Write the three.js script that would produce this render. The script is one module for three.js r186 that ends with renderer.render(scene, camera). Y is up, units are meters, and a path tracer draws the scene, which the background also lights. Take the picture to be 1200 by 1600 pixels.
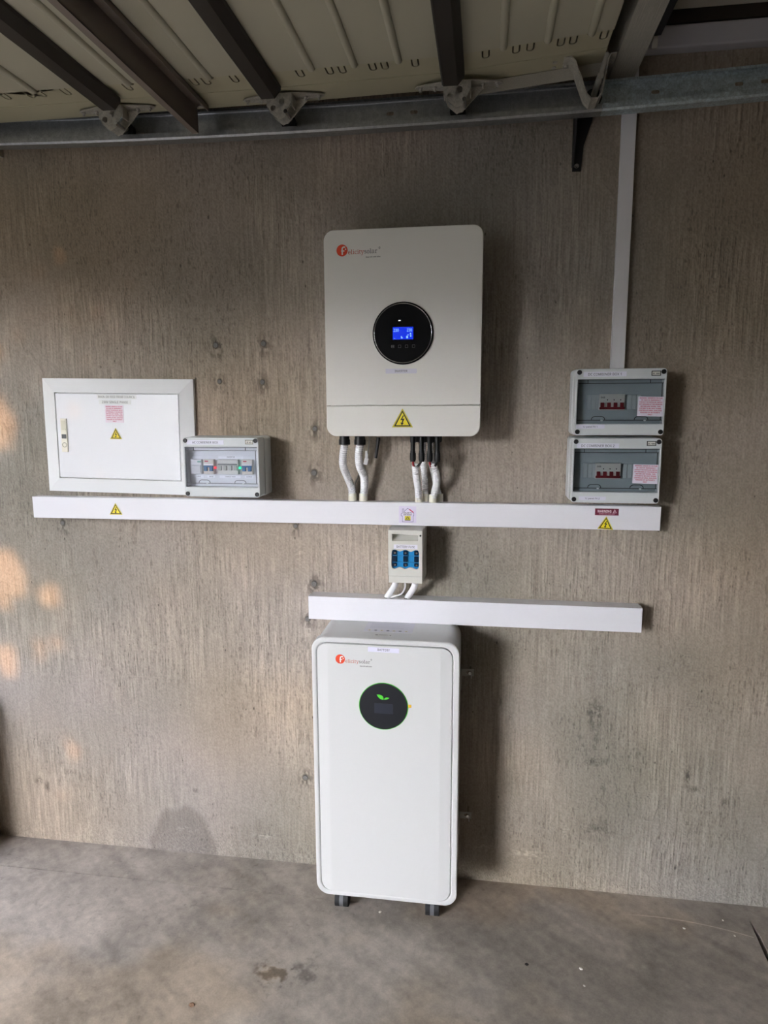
import * as THREE from 'three';
import { RoundedBoxGeometry } from 'three/addons/geometries/RoundedBoxGeometry.js';
import { mergeGeometries } from 'three/addons/utils/BufferGeometryUtils.js';

// ---------------------------------------------------------------- camera, sky, sun, exposure
const scene = new THREE.Scene();
const D2R = Math.PI / 180;
const camera = new THREE.PerspectiveCamera(73.73, 0.75, 0.05, 200);
camera.position.set(0, 1.5, 1.983);
camera.rotation.order = 'YXZ';
camera.rotation.set(-9.064 * D2R, 8.385 * D2R, -0.274 * D2R);

const renderer = new THREE.WebGLRenderer({ antialias: true });
renderer.toneMapping = THREE.LinearToneMapping;
renderer.toneMappingExposure = 7.7;
renderer.shadowMap.enabled = true;
const GLOW = 14;

const SUN_AZ = 33 * D2R, SUN_EL = 3.6 * D2R;             // from the wall's normal towards the opening; low evening sun
const sunDir = new THREE.Vector3(-Math.sin(SUN_AZ) * Math.cos(SUN_EL), Math.sin(SUN_EL), Math.cos(SUN_AZ) * Math.cos(SUN_EL));
{ // hazy evening sky: pale horizon, dimmer overhead, bright haze round the low sun
  const w = 512, h = 256, d = new Float32Array(w * h * 4), v = new THREE.Vector3();
  for (let j = 0; j < h; j++) {
    const lat = ((j + 0.5) / h - 0.5) * Math.PI, t = Math.pow(Math.max(0, Math.sin(lat)), 0.55);
    for (let i = 0; i < w; i++) {
      const lon = ((i + 0.5) / w - 0.5) * 2 * Math.PI, k = (j * w + i) * 4;
      v.set(Math.cos(lat) * Math.cos(lon), Math.sin(lat), Math.cos(lat) * Math.sin(lon));
      const a = v.angleTo(sunDir) / D2R, g = GLOW * Math.exp(-Math.pow(a / 9, 1.3));
      d[k] = 2.4 * (1 - t) + 1.42 * t + g * 1.0; d[k + 1] = 2.36 * (1 - t) + 1.52 * t + g * 0.99; d[k + 2] = 2.5 * (1 - t) + 1.84 * t + g * 1.01; d[k + 3] = 1;
    }
  }
  const sky = new THREE.DataTexture(d, w, h, THREE.RGBAFormat, THREE.FloatType);
  sky.mapping = THREE.EquirectangularReflectionMapping;
  sky.magFilter = THREE.LinearFilter; sky.needsUpdate = true;
  scene.background = sky;
}
const sun = new THREE.DirectionalLight(new THREE.Color().setRGB(1.0, 0.52, 0.21), 0.62);
sun.target.position.set(-1, 1, 0); sun.position.copy(sunDir).multiplyScalar(30).add(sun.target.position);
sun.castShadow = true; sun.shadow.mapSize.set(2048, 2048); sun.shadow.radius = 1;
Object.assign(sun.shadow.camera, { left: -8, right: 8, top: 8, bottom: -8, near: 0.5, far: 70 });
scene.add(sun, sun.target);

// ---------------------------------------------------------------- helpers
function rng(s) { return () => { s = (s + 0x6D2B79F5) | 0; let t = Math.imul(s ^ (s >>> 15), 1 | s); t = (t + Math.imul(t ^ (t >>> 7), 61 | t)) ^ t; return ((t ^ (t >>> 14)) >>> 0) / 4294967296; }; }
const NT = new Float32Array(65536); { const r = rng(11); for (let i = 0; i < 65536; i++) NT[i] = r(); }
function vn(x, y) {                                       // value noise 0..1
  const xi = Math.floor(x), yi = Math.floor(y); let fx = x - xi, fy = y - yi;
  fx = fx * fx * (3 - 2 * fx); fy = fy * fy * (3 - 2 * fy);
  const x0 = xi & 255, x1 = (xi + 1) & 255, y0 = (yi & 255) << 8, y1 = ((yi + 1) & 255) << 8;
  const a = NT[y0 + x0], b = NT[y0 + x1], c = NT[y1 + x0], d = NT[y1 + x1];
  return a + (b - a) * fx + (c - a + (a - b - c + d) * fx) * fy;
}
function fbm(x, y, n = 4) { let s = 0, a = 0.5, t = 0; for (let i = 0; i < n; i++) { s += a * vn(x, y); t += a; x = x * 2.03 + 17.3; y = y * 2.03 + 5.7; a *= 0.5; } return s / t; }
const sstep = (a, b, x) => { const t = Math.min(1, Math.max(0, (x - a) / (b - a))); return t * t * (3 - 2 * t); };
const taken = {};
function numbered(n) { if (!(n in taken)) { taken[n] = 0; return n; } taken[n]++; return n + '_' + String(taken[n]).padStart(3, '0'); }
const origin = new WeakMap();
function shade(o) { o.castShadow = true; o.receiveShadow = true; return o; }
function thing(name, label, category, p, group) {
  const g = new THREE.Group(); g.name = numbered(name); g.position.set(...p); g.userData = { label, category };
  if (group) g.userData.group = group;
  origin.set(g, new THREE.Vector3(...p)); scene.add(g); return g;
}
// a part: geometry built around its own centre, placed at world point p below its parent
function part(parent, name, geo, mat, p = null, label) {
  const m = shade(new THREE.Mesh(geo, mat)); m.name = name;
  const o = origin.get(parent), w = p ? new THREE.Vector3(...p) : o.clone();
  m.position.copy(w).sub(o); origin.set(m, w); parent.add(m);
  if (label) m.userData.label = label;
  return m;
}
function single(name, geo, mat, p, label, category, group) {
  const m = shade(new THREE.Mesh(geo, mat)); m.name = numbered(name); m.position.set(...p);
  m.userData = { label, category }; if (group) m.userData.group = group;
  origin.set(m, new THREE.Vector3(...p)); scene.add(m); return m;
}
function structure(name, geo, mat, p, label, category) {
  const m = shade(new THREE.Mesh(geo, mat)); m.name = name; m.position.set(...p);
  m.userData = { kind: 'structure', label, category }; origin.set(m, new THREE.Vector3(...p)); scene.add(m); return m;
}
const box = (w, h, d) => new THREE.BoxGeometry(w, h, d);
const rbox = (w, h, d, r = 0.003, s = 2) => new RoundedBoxGeometry(w, h, d, s, Math.min(r, w / 2.01, h / 2.01, d / 2.01));
function cyl(r, h, axis = 'y', seg = 20, r2 = r) { const g = new THREE.CylinderGeometry(r2, r, h, seg); if (axis === 'z') g.rotateX(Math.PI / 2); if (axis === 'x') g.rotateZ(-Math.PI / 2); return g; }
function rr(w, h, r, cx = 0, cy = 0) {                    // rounded rectangle; r = one radius or [tl, tr, br, bl]
  const [a, b, c, d] = Array.isArray(r) ? r : [r, r, r, r], s = new THREE.Shape(), x0 = cx - w / 2, x1 = cx + w / 2, y0 = cy - h / 2, y1 = cy + h / 2;
  s.moveTo(x0 + d, y0); s.lineTo(x1 - c, y0); if (c) s.absarc(x1 - c, y0 + c, c, -Math.PI / 2, 0);
  s.lineTo(x1, y1 - b); if (b) s.absarc(x1 - b, y1 - b, b, 0, Math.PI / 2);
  s.lineTo(x0 + a, y1); if (a) s.absarc(x0 + a, y1 - a, a, Math.PI / 2, Math.PI);
  s.lineTo(x0, y0 + d); if (d) s.absarc(x0 + d, y0 + d, d, Math.PI, Math.PI * 1.5);
  return s;
}
function extr(shape, depth, bevel = 0, seg = 8) {         // z from 0 to depth, the outline kept
  const g = new THREE.ExtrudeGeometry(shape, bevel ? { depth: depth - 2 * bevel, bevelEnabled: true, bevelSize: bevel, bevelOffset: -bevel, bevelThickness: bevel, bevelSegments: 2, curveSegments: seg } : { depth, bevelEnabled: false, curveSegments: seg });
  if (bevel) g.translate(0, 0, bevel);
  return g;
}
function poly(pts) { const s = new THREE.Shape(); pts.forEach((p, i) => i ? s.lineTo(...p) : s.moveTo(...p)); s.closePath(); return s; }
function join(list) { return mergeGeometries(list.map((g) => { const n = g.index ? g.toNonIndexed() : g; for (const k of Object.keys(n.attributes)) if (!['position', 'normal', 'uv'].includes(k)) n.deleteAttribute(k); return n; })); }
function at(g, x, y, z) { g.translate(x, y, z); return g; }
function tubeAlong(pts, r, seg = 40, rad = 10) { return new THREE.TubeGeometry(new THREE.CatmullRomCurve3(pts.map((p) => new THREE.Vector3(...p))), seg, r, rad, false); }
function corrugated(pts, r, pitch = 0.0058, amp = 0.0012) {
  const c = new THREE.CatmullRomCurve3(pts.map((p) => new THREE.Vector3(...p))), L = c.getLength(), n = Math.round(L / pitch) * 4, rad = 16;
  const g = new THREE.TubeGeometry(c, n, r, rad, false), P = g.attributes.position, fr = c.computeFrenetFrames(n, false);
  for (let i = 0; i <= n; i++) { const q = c.getPointAt(i / n), k = (r + ([0, amp, 0, -amp][i % 4])) / r; for (let j = 0; j <= rad; j++) { const t = i * (rad + 1) + j; P.setXYZ(t, q.x + (P.getX(t) - q.x) * k, q.y + (P.getY(t) - q.y) * k, q.z + (P.getZ(t) - q.z) * k); } }
  g.computeVertexNormals(); return g;
}
// sweep of an open sheet profile [[z, y] ...] of thickness t along x (with y offset f(x))
function sheetAlongX(profile, t, xs, f = () => 0) {
  const n = profile.length, outer = [], inner = [];
  for (let i = 0; i < n; i++) {
    const a = profile[Math.max(0, i - 1)], b = profile[Math.min(n - 1, i + 1)]; let dx = b[0] - a[0], dy = b[1] - a[1]; const l = Math.hypot(dx, dy) || 1; dx /= l; dy /= l;
    outer.push([profile[i][0] - dy * t / 2, profile[i][1] + dx * t / 2]); inner.push([profile[i][0] + dy * t / 2, profile[i][1] - dx * t / 2]);
  }
  const loop = [...outer, ...inner.reverse()], m = loop.length, pos = [], idx = [];
  for (const x of xs) for (const [z, y] of loop) pos.push(x, y + f(x), z);
  for (let s = 0; s < xs.length - 1; s++) for (let i = 0; i < m; i++) { const a = s * m + i, b = s * m + (i + 1) % m, c = a + m, d = b + m; idx.push(a, b, c, b, d, c); }
  const g = new THREE.BufferGeometry(); g.setAttribute('position', new THREE.Float32BufferAttribute(pos, 3)); g.setIndex(idx);
  const ni = g.toNonIndexed(); ni.computeVertexNormals();
  const uv = []; for (let i = 0; i < ni.attributes.position.count; i++) uv.push(ni.attributes.position.getX(i), ni.attributes.position.getY(i) + ni.attributes.position.getZ(i));
  ni.setAttribute('uv', new THREE.Float32BufferAttribute(uv, 2)); return ni;
}
function uvFrom(g, fu, fv) { const P = g.attributes.position, uv = []; for (let i = 0; i < P.count; i++) uv.push(fu(P.getX(i), P.getY(i), P.getZ(i)), fv(P.getX(i), P.getY(i), P.getZ(i))); g.setAttribute('uv', new THREE.Float32BufferAttribute(uv, 2)); return g; }
function dataTex(w, h, data, srgb) {
  const t = new THREE.DataTexture(data, w, h, THREE.RGBAFormat); if (srgb) t.colorSpace = THREE.SRGBColorSpace;
  t.magFilter = THREE.LinearFilter; t.minFilter = THREE.LinearMipmapLinearFilter; t.generateMipmaps = true; t.wrapS = t.wrapT = THREE.MirroredRepeatWrapping; t.needsUpdate = true; return t;
}
const mat = (hex, roughness = 0.5, metalness = 0, more = {}) => new THREE.MeshStandardMaterial({ color: hex, roughness, metalness, ...more });
// printed sheets: a canvas texture on a thin plate
function canvasTex(w, h, draw, ppm = 3200) {
  const c = document.createElement('canvas'); c.width = Math.max(8, Math.round(w * ppm)); c.height = Math.max(8, Math.round(h * ppm));
  const x = c.getContext('2d'); draw(x, c.width, c.height);
  const t = new THREE.CanvasTexture(c); t.colorSpace = THREE.SRGBColorSpace; t.anisotropy = 4; return t;
}
function sticker(parent, name, w, h, p, draw, o = {}) {
  const t = canvasTex(w, h, draw, o.ppm), clear = !!o.clear;
  const m = mat(0xffffff, o.rough ?? 0.55, 0, { map: t, transparent: clear });
  const s = part(parent, name, clear ? new THREE.PlaneGeometry(w, h) : box(w, h, 0.0006), m, p, o.label);
  if (o.turn) s.rotation.z = o.turn; if (clear) s.castShadow = false;
  return s;
}
function text(x, str, px, py, size, col, style = '', fam = 'sans-serif', maxw) { x.fillStyle = col; x.font = `${style} ${size}px ${fam}`; x.textAlign = 'center'; x.textBaseline = 'middle'; if (maxw) x.fillText(str, px, py, maxw); else x.fillText(str, px, py); }
const paperLabel = (lines, bg = '#e9e8f4', col = '#3a3a44', size = 0.55) => (x, w, h) => {
  x.fillStyle = bg; x.fillRect(0, 0, w, h);
  lines.forEach((s, i) => text(x, s, w / 2, h * (i + 0.52) / lines.length, h / lines.length * size, col, '', 'sans-serif', w * 0.94));
};
function triangleSticker(x, w, h) {
  x.clearRect(0, 0, w, h);
  const tri = (m, c) => { x.fillStyle = c; x.beginPath(); x.moveTo(w / 2, h * m * 1.1); x.lineTo(w - w * m, h - h * m * 0.6); x.lineTo(w * m, h - h * m * 0.6); x.closePath(); x.fill(); };
  tri(0.0, '#d8c92a'); tri(0.09, '#1d1b12'); tri(0.185, '#f0dc24');
  x.fillStyle = '#15140e'; x.beginPath();
  [[0.53, 0.36], [0.40, 0.62], [0.50, 0.60], [0.46, 0.76], [0.40, 0.74], [0.475, 0.90], [0.56, 0.76], [0.51, 0.76], [0.60, 0.53], [0.49, 0.555], [0.57, 0.38]].forEach(([a, b], i) => i ? x.lineTo(a * w, b * h) : x.moveTo(a * w, b * h));
  x.closePath(); x.fill();
}
const redNotice = (bg) => (x, w, h) => {
  x.fillStyle = bg; x.fillRect(0, 0, w, h);
  const L = ['WARNING, DANGER DC VOLTAGE', 'IN CASE OF EMERGENCY', 'CONTACT THE INSTALLER, SWITCH', 'OFF BREAKERS AT THE INVERTER', 'BEFORE ANY WORK, THIS', 'SYSTEM TO BE SHUT DOWN', 'CONTROLLED AREA, QUALIFIED', 'PERSONS OF AUTHORITY', 'ONLY'];
  L.forEach((s, i) => text(x, s, w / 2, h * (0.08 + 0.105 * i), h * 0.083, '#c0455e', 'bold', 'sans-serif', w * 0.9));
};
function logo(x, w, h) {                                  // round red mark with a cut-out f, then the name
  x.clearRect(0, 0, w, h);
  const r = h * 0.37, cx = r + h * 0.02, cy = h * 0.40;
  x.fillStyle = '#e2441c'; x.beginPath(); x.arc(cx, cy, r, 0, Math.PI * 2); x.fill();
  x.strokeStyle = '#efeeea'; x.lineWidth = r * 0.26; x.lineCap = 'butt';
  x.beginPath(); x.moveTo(cx + r * 0.02, cy + r * 0.74); x.lineTo(cx + r * 0.02, cy - r * 0.22); x.arc(cx + r * 0.36, cy - r * 0.22, r * 0.34, Math.PI, Math.PI * 1.72); x.stroke();
  x.lineWidth = r * 0.2; x.beginPath(); x.moveTo(cx - r * 0.18, cy + r * 0.10); x.lineTo(cx + r * 0.42, cy + r * 0.10); x.stroke();
  x.beginPath(); x.arc(cx + r * 0.64, cy - r * 0.18, r * 0.13, 0, 7); x.fillStyle = '#efeeea'; x.fill();
  x.textAlign = 'left'; x.textBaseline = 'alphabetic'; x.font = `${h * 0.37}px serif`;
  const tx = cx + r * 1.02, a = x.measureText('elicity').width || w * 0.33;
  x.fillStyle = '#c8553c'; x.fillText('elicity', tx, h * 0.66); x.fillStyle = '#4a4746'; x.fillText('solar', tx + a, h * 0.66, w * 0.94 - tx - a);
  x.font = `bold ${h * 0.2}px serif`; x.fillText('®', w * 0.945, h * 0.42, w * 0.05);
  x.font = `bold ${h * 0.12}px sans-serif`; x.fillStyle = '#4a4746'; x.fillText('New Life with Solar', w * 0.66, h * 0.93, w * 0.33);
}

// ---------------------------------------------------------------- surface textures
const WX0 = -1.80, WXL = 2.80, WYL = 2.45;
const plugs = [[-0.794, 1.672, 1], [-0.647, 1.674, 1], [-0.787, 1.566, 0.8], [-0.654, 1.563, 0.9], [-0.498, 1.426, 0.9], [-0.503, 1.295, 1.1], [-0.510, 0.953, 1.2], [-0.533, 0.840, 1], [-0.553, 0.307, 1.1], [-1.333, 1.126, 0.9], [-0.564, 1.132, 0.8]];
function plasterTextures() {
  const w = 2048, h = 1792, col = new Uint8Array(w * h * 4), bmp = new Uint8Array(w * h * 4), r = rng(5);
  const pits = []; for (let i = 0; i < 420; i++) pits.push([WX0 + r() * WXL, r() * WYL, 0.0012 + r() * r() * 0.003, 0.4 + r() * 0.45]);
  const extra = new Float32Array(w * h), light = new Float32Array(w * h), ex = (X, Y, rad, stretch, fn) => {      // stamps
    const sx = w / WXL, sy = h / WYL, cx = (X - WX0) * sx, cy = Y * sy, rx = rad * sx, ry = rad * stretch * sy;
    for (let j = Math.max(0, Math.floor(cy - ry)); j <= Math.min(h - 1, cy + ry); j++) for (let i = Math.max(0, Math.floor(cx - rx)); i <= Math.min(w - 1, cx + rx); i++) { const q = Math.hypot((i - cx) / rx, (j - cy) / ry); if (q < 1) fn(j * w + i, q, i, j); }
  };
  for (const [X, Y, s, d] of pits) ex(X, Y, s, 1 + (d - 0.4) * 3, (k, q) => { extra[k] = Math.max(extra[k], d * (1 - q)); });
  for (const [X, Y, s] of plugs) {
    ex(X, Y - 0.006, 0.030 * s, 1.5, (k, q, i, j) => { extra[k] = Math.max(extra[k], (1 - q) * 0.55 * sstep(0.38, 0.6, vn(i * 0.2, j * 0.09))); });
    ex(X, Y, 0.012 * s, 1.1, (k, q) => { extra[k] = Math.max(extra[k], 0.9 * (1 - q * q)); });
  }
  for (const [X, Y, s, st, d] of [[0.341, 0.58, 0.022, 2.2, 0.7], [0.347, 0.432, 0.028, 0.5, 0.8], [0.345, 0.50, 0.012, 3, 0.5], [0.355, 0.21, 0.06, 0.6, 0.35], [0.614, 0.40, 0.010, 3.2, 0.7], [0.63, 0.365, 0.02, 0.5, 0.6], [0.717, 0.327, 0.014, 1.4, 0.5], [0.06, 0.60, 0.006, 4, 0.5], [0.09, 0.56, 0.006, 2, 0.6], [-1.5, 0.22, 0.014, 1, 0.6], [-1.47, 0.20, 0.01, 2, 0.6], [-1.2, 0.235, 0.009, 1, 0.8], [-1.38, 0.26, 0.03, 0.3, 0.4], [-0.93, 0.23, 0.01, 0.7, 0.6]])
    ex(X, Y, s * 1.4, st, (k, q, i, j) => { extra[k] = Math.max(extra[k], 0.95 * d * (1 - q) * sstep(0.25, 0.85, vn(i * 0.16, j * 0.07) * 0.6 + vn(i * 0.5, j * 0.3) * 0.5)); });
  for (const [X, Y, s, st, d] of [[0.16, 0.105, 0.10, 0.25, 0.55], [0.02, 0.115, 0.05, 0.4, 0.4], [-0.97, 0.085, 0.05, 0.28, 0.7], [-0.70, 0.085, 0.05, 0.3, 0.6], [-0.555, 1.05, 0.035, 1.4, 0.35], [-0.54, 0.80, 0.03, 1.2, 0.3], [0.27, 0.19, 0.02, 1.4, 0.4], [-1.05, 0.72, 0.01, 4, 0.3], [-0.76, 0.88, 0.012, 5, 0.3]])
    ex(X, Y, s, st, (k, q, i, j) => { light[k] = Math.max(light[k], d * (1 - q) * sstep(0.35, 0.8, vn(i * 0.16, j * 0.3))); });
  for (let j = 0; j < h; j++) {
    const Y = (j + 0.5) / h * WYL;
    for (let i = 0; i < w; i++) {
      const X = WX0 + (i + 0.5) / w * WXL, k = j * w + i, wob = (vn(X * 6, Y * 4) - 0.5) * 0.008;
      const comb = vn((X + wob) * 185, Y * 9) * 0.5 + vn((X + wob) * 390 + 31, Y * 22) * 0.5;      // vertical brush lines
      const grit = vn(X * 310 + 9, Y * 240), blob = fbm(X * 5 + 3, Y * 4 + 8, 4), patch = fbm(X * 2.1 + 40, Y * 2.3 + 21, 4), tone = fbm(X * 1.3 + 90, Y * 1.5 + 60, 3);
      const rough = 0.35 + 0.9 * sstep(0.35, 0.65, blob);
      const torn = sstep(0.62, 0.95, vn(X * 330 + 7, Y * 75 + 3)) * sstep(0.40, 0.66, fbm(X * 7 + 80, Y * 6 + 2, 3)) * 0.8, ridge = Math.pow(1 - Math.abs(fbm(X * 9 + 14, Y * 5 + 33, 3) - 0.5) * 2, 14) * sstep(0.48, 0.62, fbm(X * 3 + 2, Y * 3 + 44, 2));
      const foot = sstep(0.10, 0.0, Y + (vn(X * 20, 3.3) - 0.5) * 0.05);                             // rough cement at the floor line
      let hgt = 0.45 + (comb - 0.5) * 0.55 * rough + (grit - 0.5) * (0.22 + 0.25 * foot) + (blob - 0.5) * 0.30 + ridge * 0.5 - torn * 0.22 - extra[k] * 0.45 + light[k] * 0.12;
      // damp half-moon stain near the floor with an outline of its own
      const dx = (X + 0.985) / (0.128 + 0.02 * (vn(Y * 30, 5) - 0.5)), dy = (Y + 0.005) / (0.180 + 0.03 * (vn(X * 25, 9) - 0.5)), damp = sstep(1.05, 0.86, Math.hypot(dx, dy));
      const d2 = sstep(1.1, 0.7, Math.hypot((X + 0.70) / 0.13, (Y - 0.02) / 0.14)) * 0.45;
      let v = 1 + (comb - 0.5) * 0.22 * rough + (grit - 0.5) * 0.13 + (blob - 0.5) * 0.15 + (patch - 0.5) * 0.24 - torn * 0.18;
      v *= (1 - 0.72 * Math.min(1, extra[k])) * (1 - 0.15 * damp - 0.11 * d2); v += light[k] * 0.38 + foot * 0.06 * grit;
      const warm = (tone - 0.5) * 0.22, pink = (patch - 0.5) * 0.10;
      col[k * 4] = Math.max(0, Math.min(255, 159 * v * (1 + warm * 0.5 + pink * 0.4))); col[k * 4 + 1] = Math.max(0, Math.min(255, 148 * v)); col[k * 4 + 2] = Math.max(0, Math.min(255, 134 * v * (1 - warm * 0.8 + pink * 0.5))); col[k * 4 + 3] = 255;
      hgt = Math.max(0, Math.min(1, hgt)) * 255; bmp[k * 4] = bmp[k * 4 + 1] = bmp[k * 4 + 2] = hgt; bmp[k * 4 + 3] = 255;
    }
  }
  return [dataTex(w, h, col, true), dataTex(w, h, bmp, false)];
}
const FX0 = -1.9, FXL = 3.2, FZL = 2.4;
function concreteTextures() {
  const w = 2048, h = 1536, col = new Uint8Array(w * h * 4), bmp = new Uint8Array(w * h * 4);
  for (let j = 0; j < h; j++) {
    const Z = (j + 0.5) / h * FZL;
    for (let i = 0; i < w; i++) {
      const X = FX0 + (i + 0.5) / w * FXL, k = (j * w + i) * 4;
      const ang = X * 0.8 + Z * 0.6, acr = -X * 0.6 + Z * 0.8;                                       // trowel sweeps
      const sweep = fbm(ang * 9 + 2 * vn(X * 3, Z * 3), acr * 34, 4), cloud = fbm(X * 3.1 + 7, Z * 3.3 + 2, 5), fine = fbm(X * 60, Z * 60, 3), grit = vn(X * 420, Z * 420);
      const rust = sstep(0.52, 0.72, fbm(X * 2.4 + 50, Z * 3.4 + 12, 4)), dirt = sstep(0.55, 0.75, fbm(X * 4.2 + 21, Z * 4.4 + 71, 5)) * sstep(-0.1, 0.6, X + Z - 0.4);
      const spots = sstep(0.80, 0.95, vn(X * 95 + 3, Z * 95 + 8)) * sstep(0.5, 0.7, fbm(X * 6 + 33, Z * 6, 3)) * 0.3;
      const strip = Z < 0.149 && X < -0.3 ? 1 : 0;
      let v = 1 + (cloud - 0.5) * 0.27 + (fbm(X * 11 + 60, Z * 12 + 4, 4) - 0.5) * 0.22 + (sweep - 0.5) * 0.20 + (fine - 0.5) * 0.18 + (grit - 0.5) * 0.08 - dirt * 0.34 - spots * 0.30;
      const rs = Math.hypot((X + 0.535) / 0.055, (Z - 0.44) / 0.035), rs2 = Math.hypot((X + 0.45) / 0.035, (Z - 0.42) / 0.04);
      v -= 0.28 * sstep(1, 0.3, rs2 + (fine - 0.5) * 1.2) + 0.30 * sstep(1, 0.4, rs + (fine - 0.5) * 1.5);
      const sx = (X - 0.516) / 0.264; if (sx > -0.4 && sx < 1) { const zz = 0.086 + 0.04 * sx * sx + 0.004 * sx; v += 0.32 * sstep(0.0028, 0.0008, Math.abs(Z - zz)) * (0.6 + 0.4 * vn(X * 90, 3)) * sstep(-0.4, 0.1, sx); }
      v -= strip * 0.02;
      const b = rust * 0.05 * (1 - strip * 0.6) + 0.08 * sstep(1, 0.4, rs + (fine - 0.5));
      col[k] = Math.max(0, Math.min(255, 170 * v * (1 + b * 0.5))); col[k + 1] = Math.max(0, Math.min(255, 161 * v * (1 - b * 0.15))); col[k + 2] = Math.max(0, Math.min(255, 152 * v * (1 - b * 1.1))); col[k + 3] = 255;
      const hg = Math.max(0, Math.min(255, 128 + (sweep - 0.5) * 60 + (fine - 0.5) * 60 + (grit - 0.5) * 46 - spots * 60)); bmp[k] = bmp[k + 1] = bmp[k + 2] = hg; bmp[k + 3] = 255;
    }
  }
  return [dataTex(w, h, col, true), dataTex(w, h, bmp, false)];
}
function galvTexture(base, amp, seed) {
  const n = 512, d = new Uint8Array(n * n * 4);
  for (let j = 0; j < n; j++) for (let i = 0; i < n; i++) { const X = i / n * 16, Y = j / n * 16, v = 1 + amp * (fbm(X * 1.6 + seed, Y * 1.6, 3) - 0.5) + amp * 0.7 * (vn(X * 6 + seed, Y * 6) - 0.5), k = (j * n + i) * 4; d[k] = base[0] * v; d[k + 1] = base[1] * v; d[k + 2] = base[2] * v; d[k + 3] = 255; }
  const t = dataTex(n, n, d, true); t.repeat.set(4, 4); return t;
}
const [plasterMap, plasterBump] = plasterTextures();
const [floorMap, floorBump] = concreteTextures();

// ---------------------------------------------------------------- materials
const M = {
  plaster: new THREE.MeshStandardMaterial({ map: plasterMap, bumpMap: plasterBump, bumpScale: 0.0034, roughness: 0.95 }),
  concrete: new THREE.MeshStandardMaterial({ map: floorMap, bumpMap: floorBump, bumpScale: 0.0012, roughness: 0.72 }),
  render: mat('#8d8478', 0.95), soil: mat('#3a352f', 1), ceil: mat('#b9b5a6', 0.8), darkTimber: mat('#2a241e', 0.85),
  fasciaPaint: mat('#b7b6bb', 0.5), paving: mat('#4a4540', 0.9), leaf: mat('#2a3420', 0.8, 0, { side: THREE.DoubleSide }), bark: mat('#4b3d30', 0.95),
  pvc: mat('#ebebee', 0.38), pvcDuct: mat('#e8e8ee', 0.34), casing: mat('#d5d6d6', 0.42), casingInv: mat('#e9e8e2', 0.45), steelWhite: mat('#eceeef', 0.28), doorWhite: mat('#e9ebef', 0.3),
  greyBox: mat('#d2d7d9', 0.42), greyInner: mat('#b4bbbe', 0.5), blank: mat('#c6cacb', 0.5), black: mat('#101114', 0.4), blackGloss: new THREE.MeshPhysicalMaterial({ color: '#050608', roughness: 0.45, specularIntensity: 0.25 }), blackMatte: mat('#1a1a1b', 0.7), blackSteel: mat('#1c1c20', 0.55),
  smoked: new THREE.MeshPhysicalMaterial({ color: '#d3d9dc', roughness: 0.06, transmission: 1, thickness: 0, ior: 1.45 }), clearPane: new THREE.MeshPhysicalMaterial({ color: '#f2f4f8', roughness: 0.06, transmission: 1, thickness: 0, ior: 1.45 }),
  breaker: mat('#d8d6cf', 0.5), toggleRed: mat('#7a1420', 0.45), toggleBlue: mat('#1d5f8f', 0.45), redWire: mat('#a81c26', 0.45), cream: mat('#ebe8da', 0.5), beige: mat('#dcd9c6', 0.45),
  doorPanel: mat('#b3b09c', 0.6), doorStile: mat('#b2ad92', 0.55), stileStrip: mat('#c0bba4', 0.55), struts: mat('#7d736a', 0.55, 0.1), strutBar: mat('#37332f', 0.45, 0.2),
  galv: new THREE.MeshStandardMaterial({ map: galvTexture([168, 172, 174], 0.16, 3), roughness: 0.38, metalness: 0.85 }),
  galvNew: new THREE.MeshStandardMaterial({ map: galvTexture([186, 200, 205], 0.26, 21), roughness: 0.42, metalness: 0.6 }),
  galvDull: new THREE.MeshStandardMaterial({ map: galvTexture([178, 175, 164], 0.2, 8), roughness: 0.45, metalness: 0.25 }),
  zinc: mat('#b5b3ab', 0.4, 0.35), slotDark: mat('#0c0c0c', 0.9), fuseGrey: mat('#d2d1ca', 0.45), blue: mat('#0f86c6', 0.35), podGlass: mat('#0d2a44', 0.15), chrome: mat('#c9c9c9', 0.2, 1),
  green: mat('#3fbf2a', 0.5), concreteChip: mat('#e6e2da', 0.8), stoneChip: mat('#8d6f58', 0.9), rubber: mat('#17181b', 0.6),
};

// ---------------------------------------------------------------- the room
const XL = -2.25, XR = 3.6, ZB = 5.5, OPEN_Z0 = 0.16, OPEN_Z1 = 5.0, OPEN_H = 2.11;
{ // wall carrying the equipment
  const g = uvFrom(box(XR - XL + 0.44, 2.9, 0.22), (x) => (x + (XR + XL) / 2 - WX0) / WXL, (x, y) => (y + 1.45) / WYL);
  const wall = structure('wall_back', g, M.plaster, [(XR + XL) / 2, 1.45, -0.11], 'brush-textured grey-brown plaster wall behind the equipment', 'wall');
  const ring = new THREE.TorusGeometry(0.0055, 0.0022, 6, 14), plug = cyl(0.0045, 0.004, 'z', 12);
  for (const [x, y, s] of plugs) { const a = part(wall, 'wall_plug', join([ring.clone().scale(s, s, s), plug.clone().scale(s, s, 1)]), mat('#6d6a69', 0.5), [x, y, 0.0005]); a.rotation.z = x * 9; }
}
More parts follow.
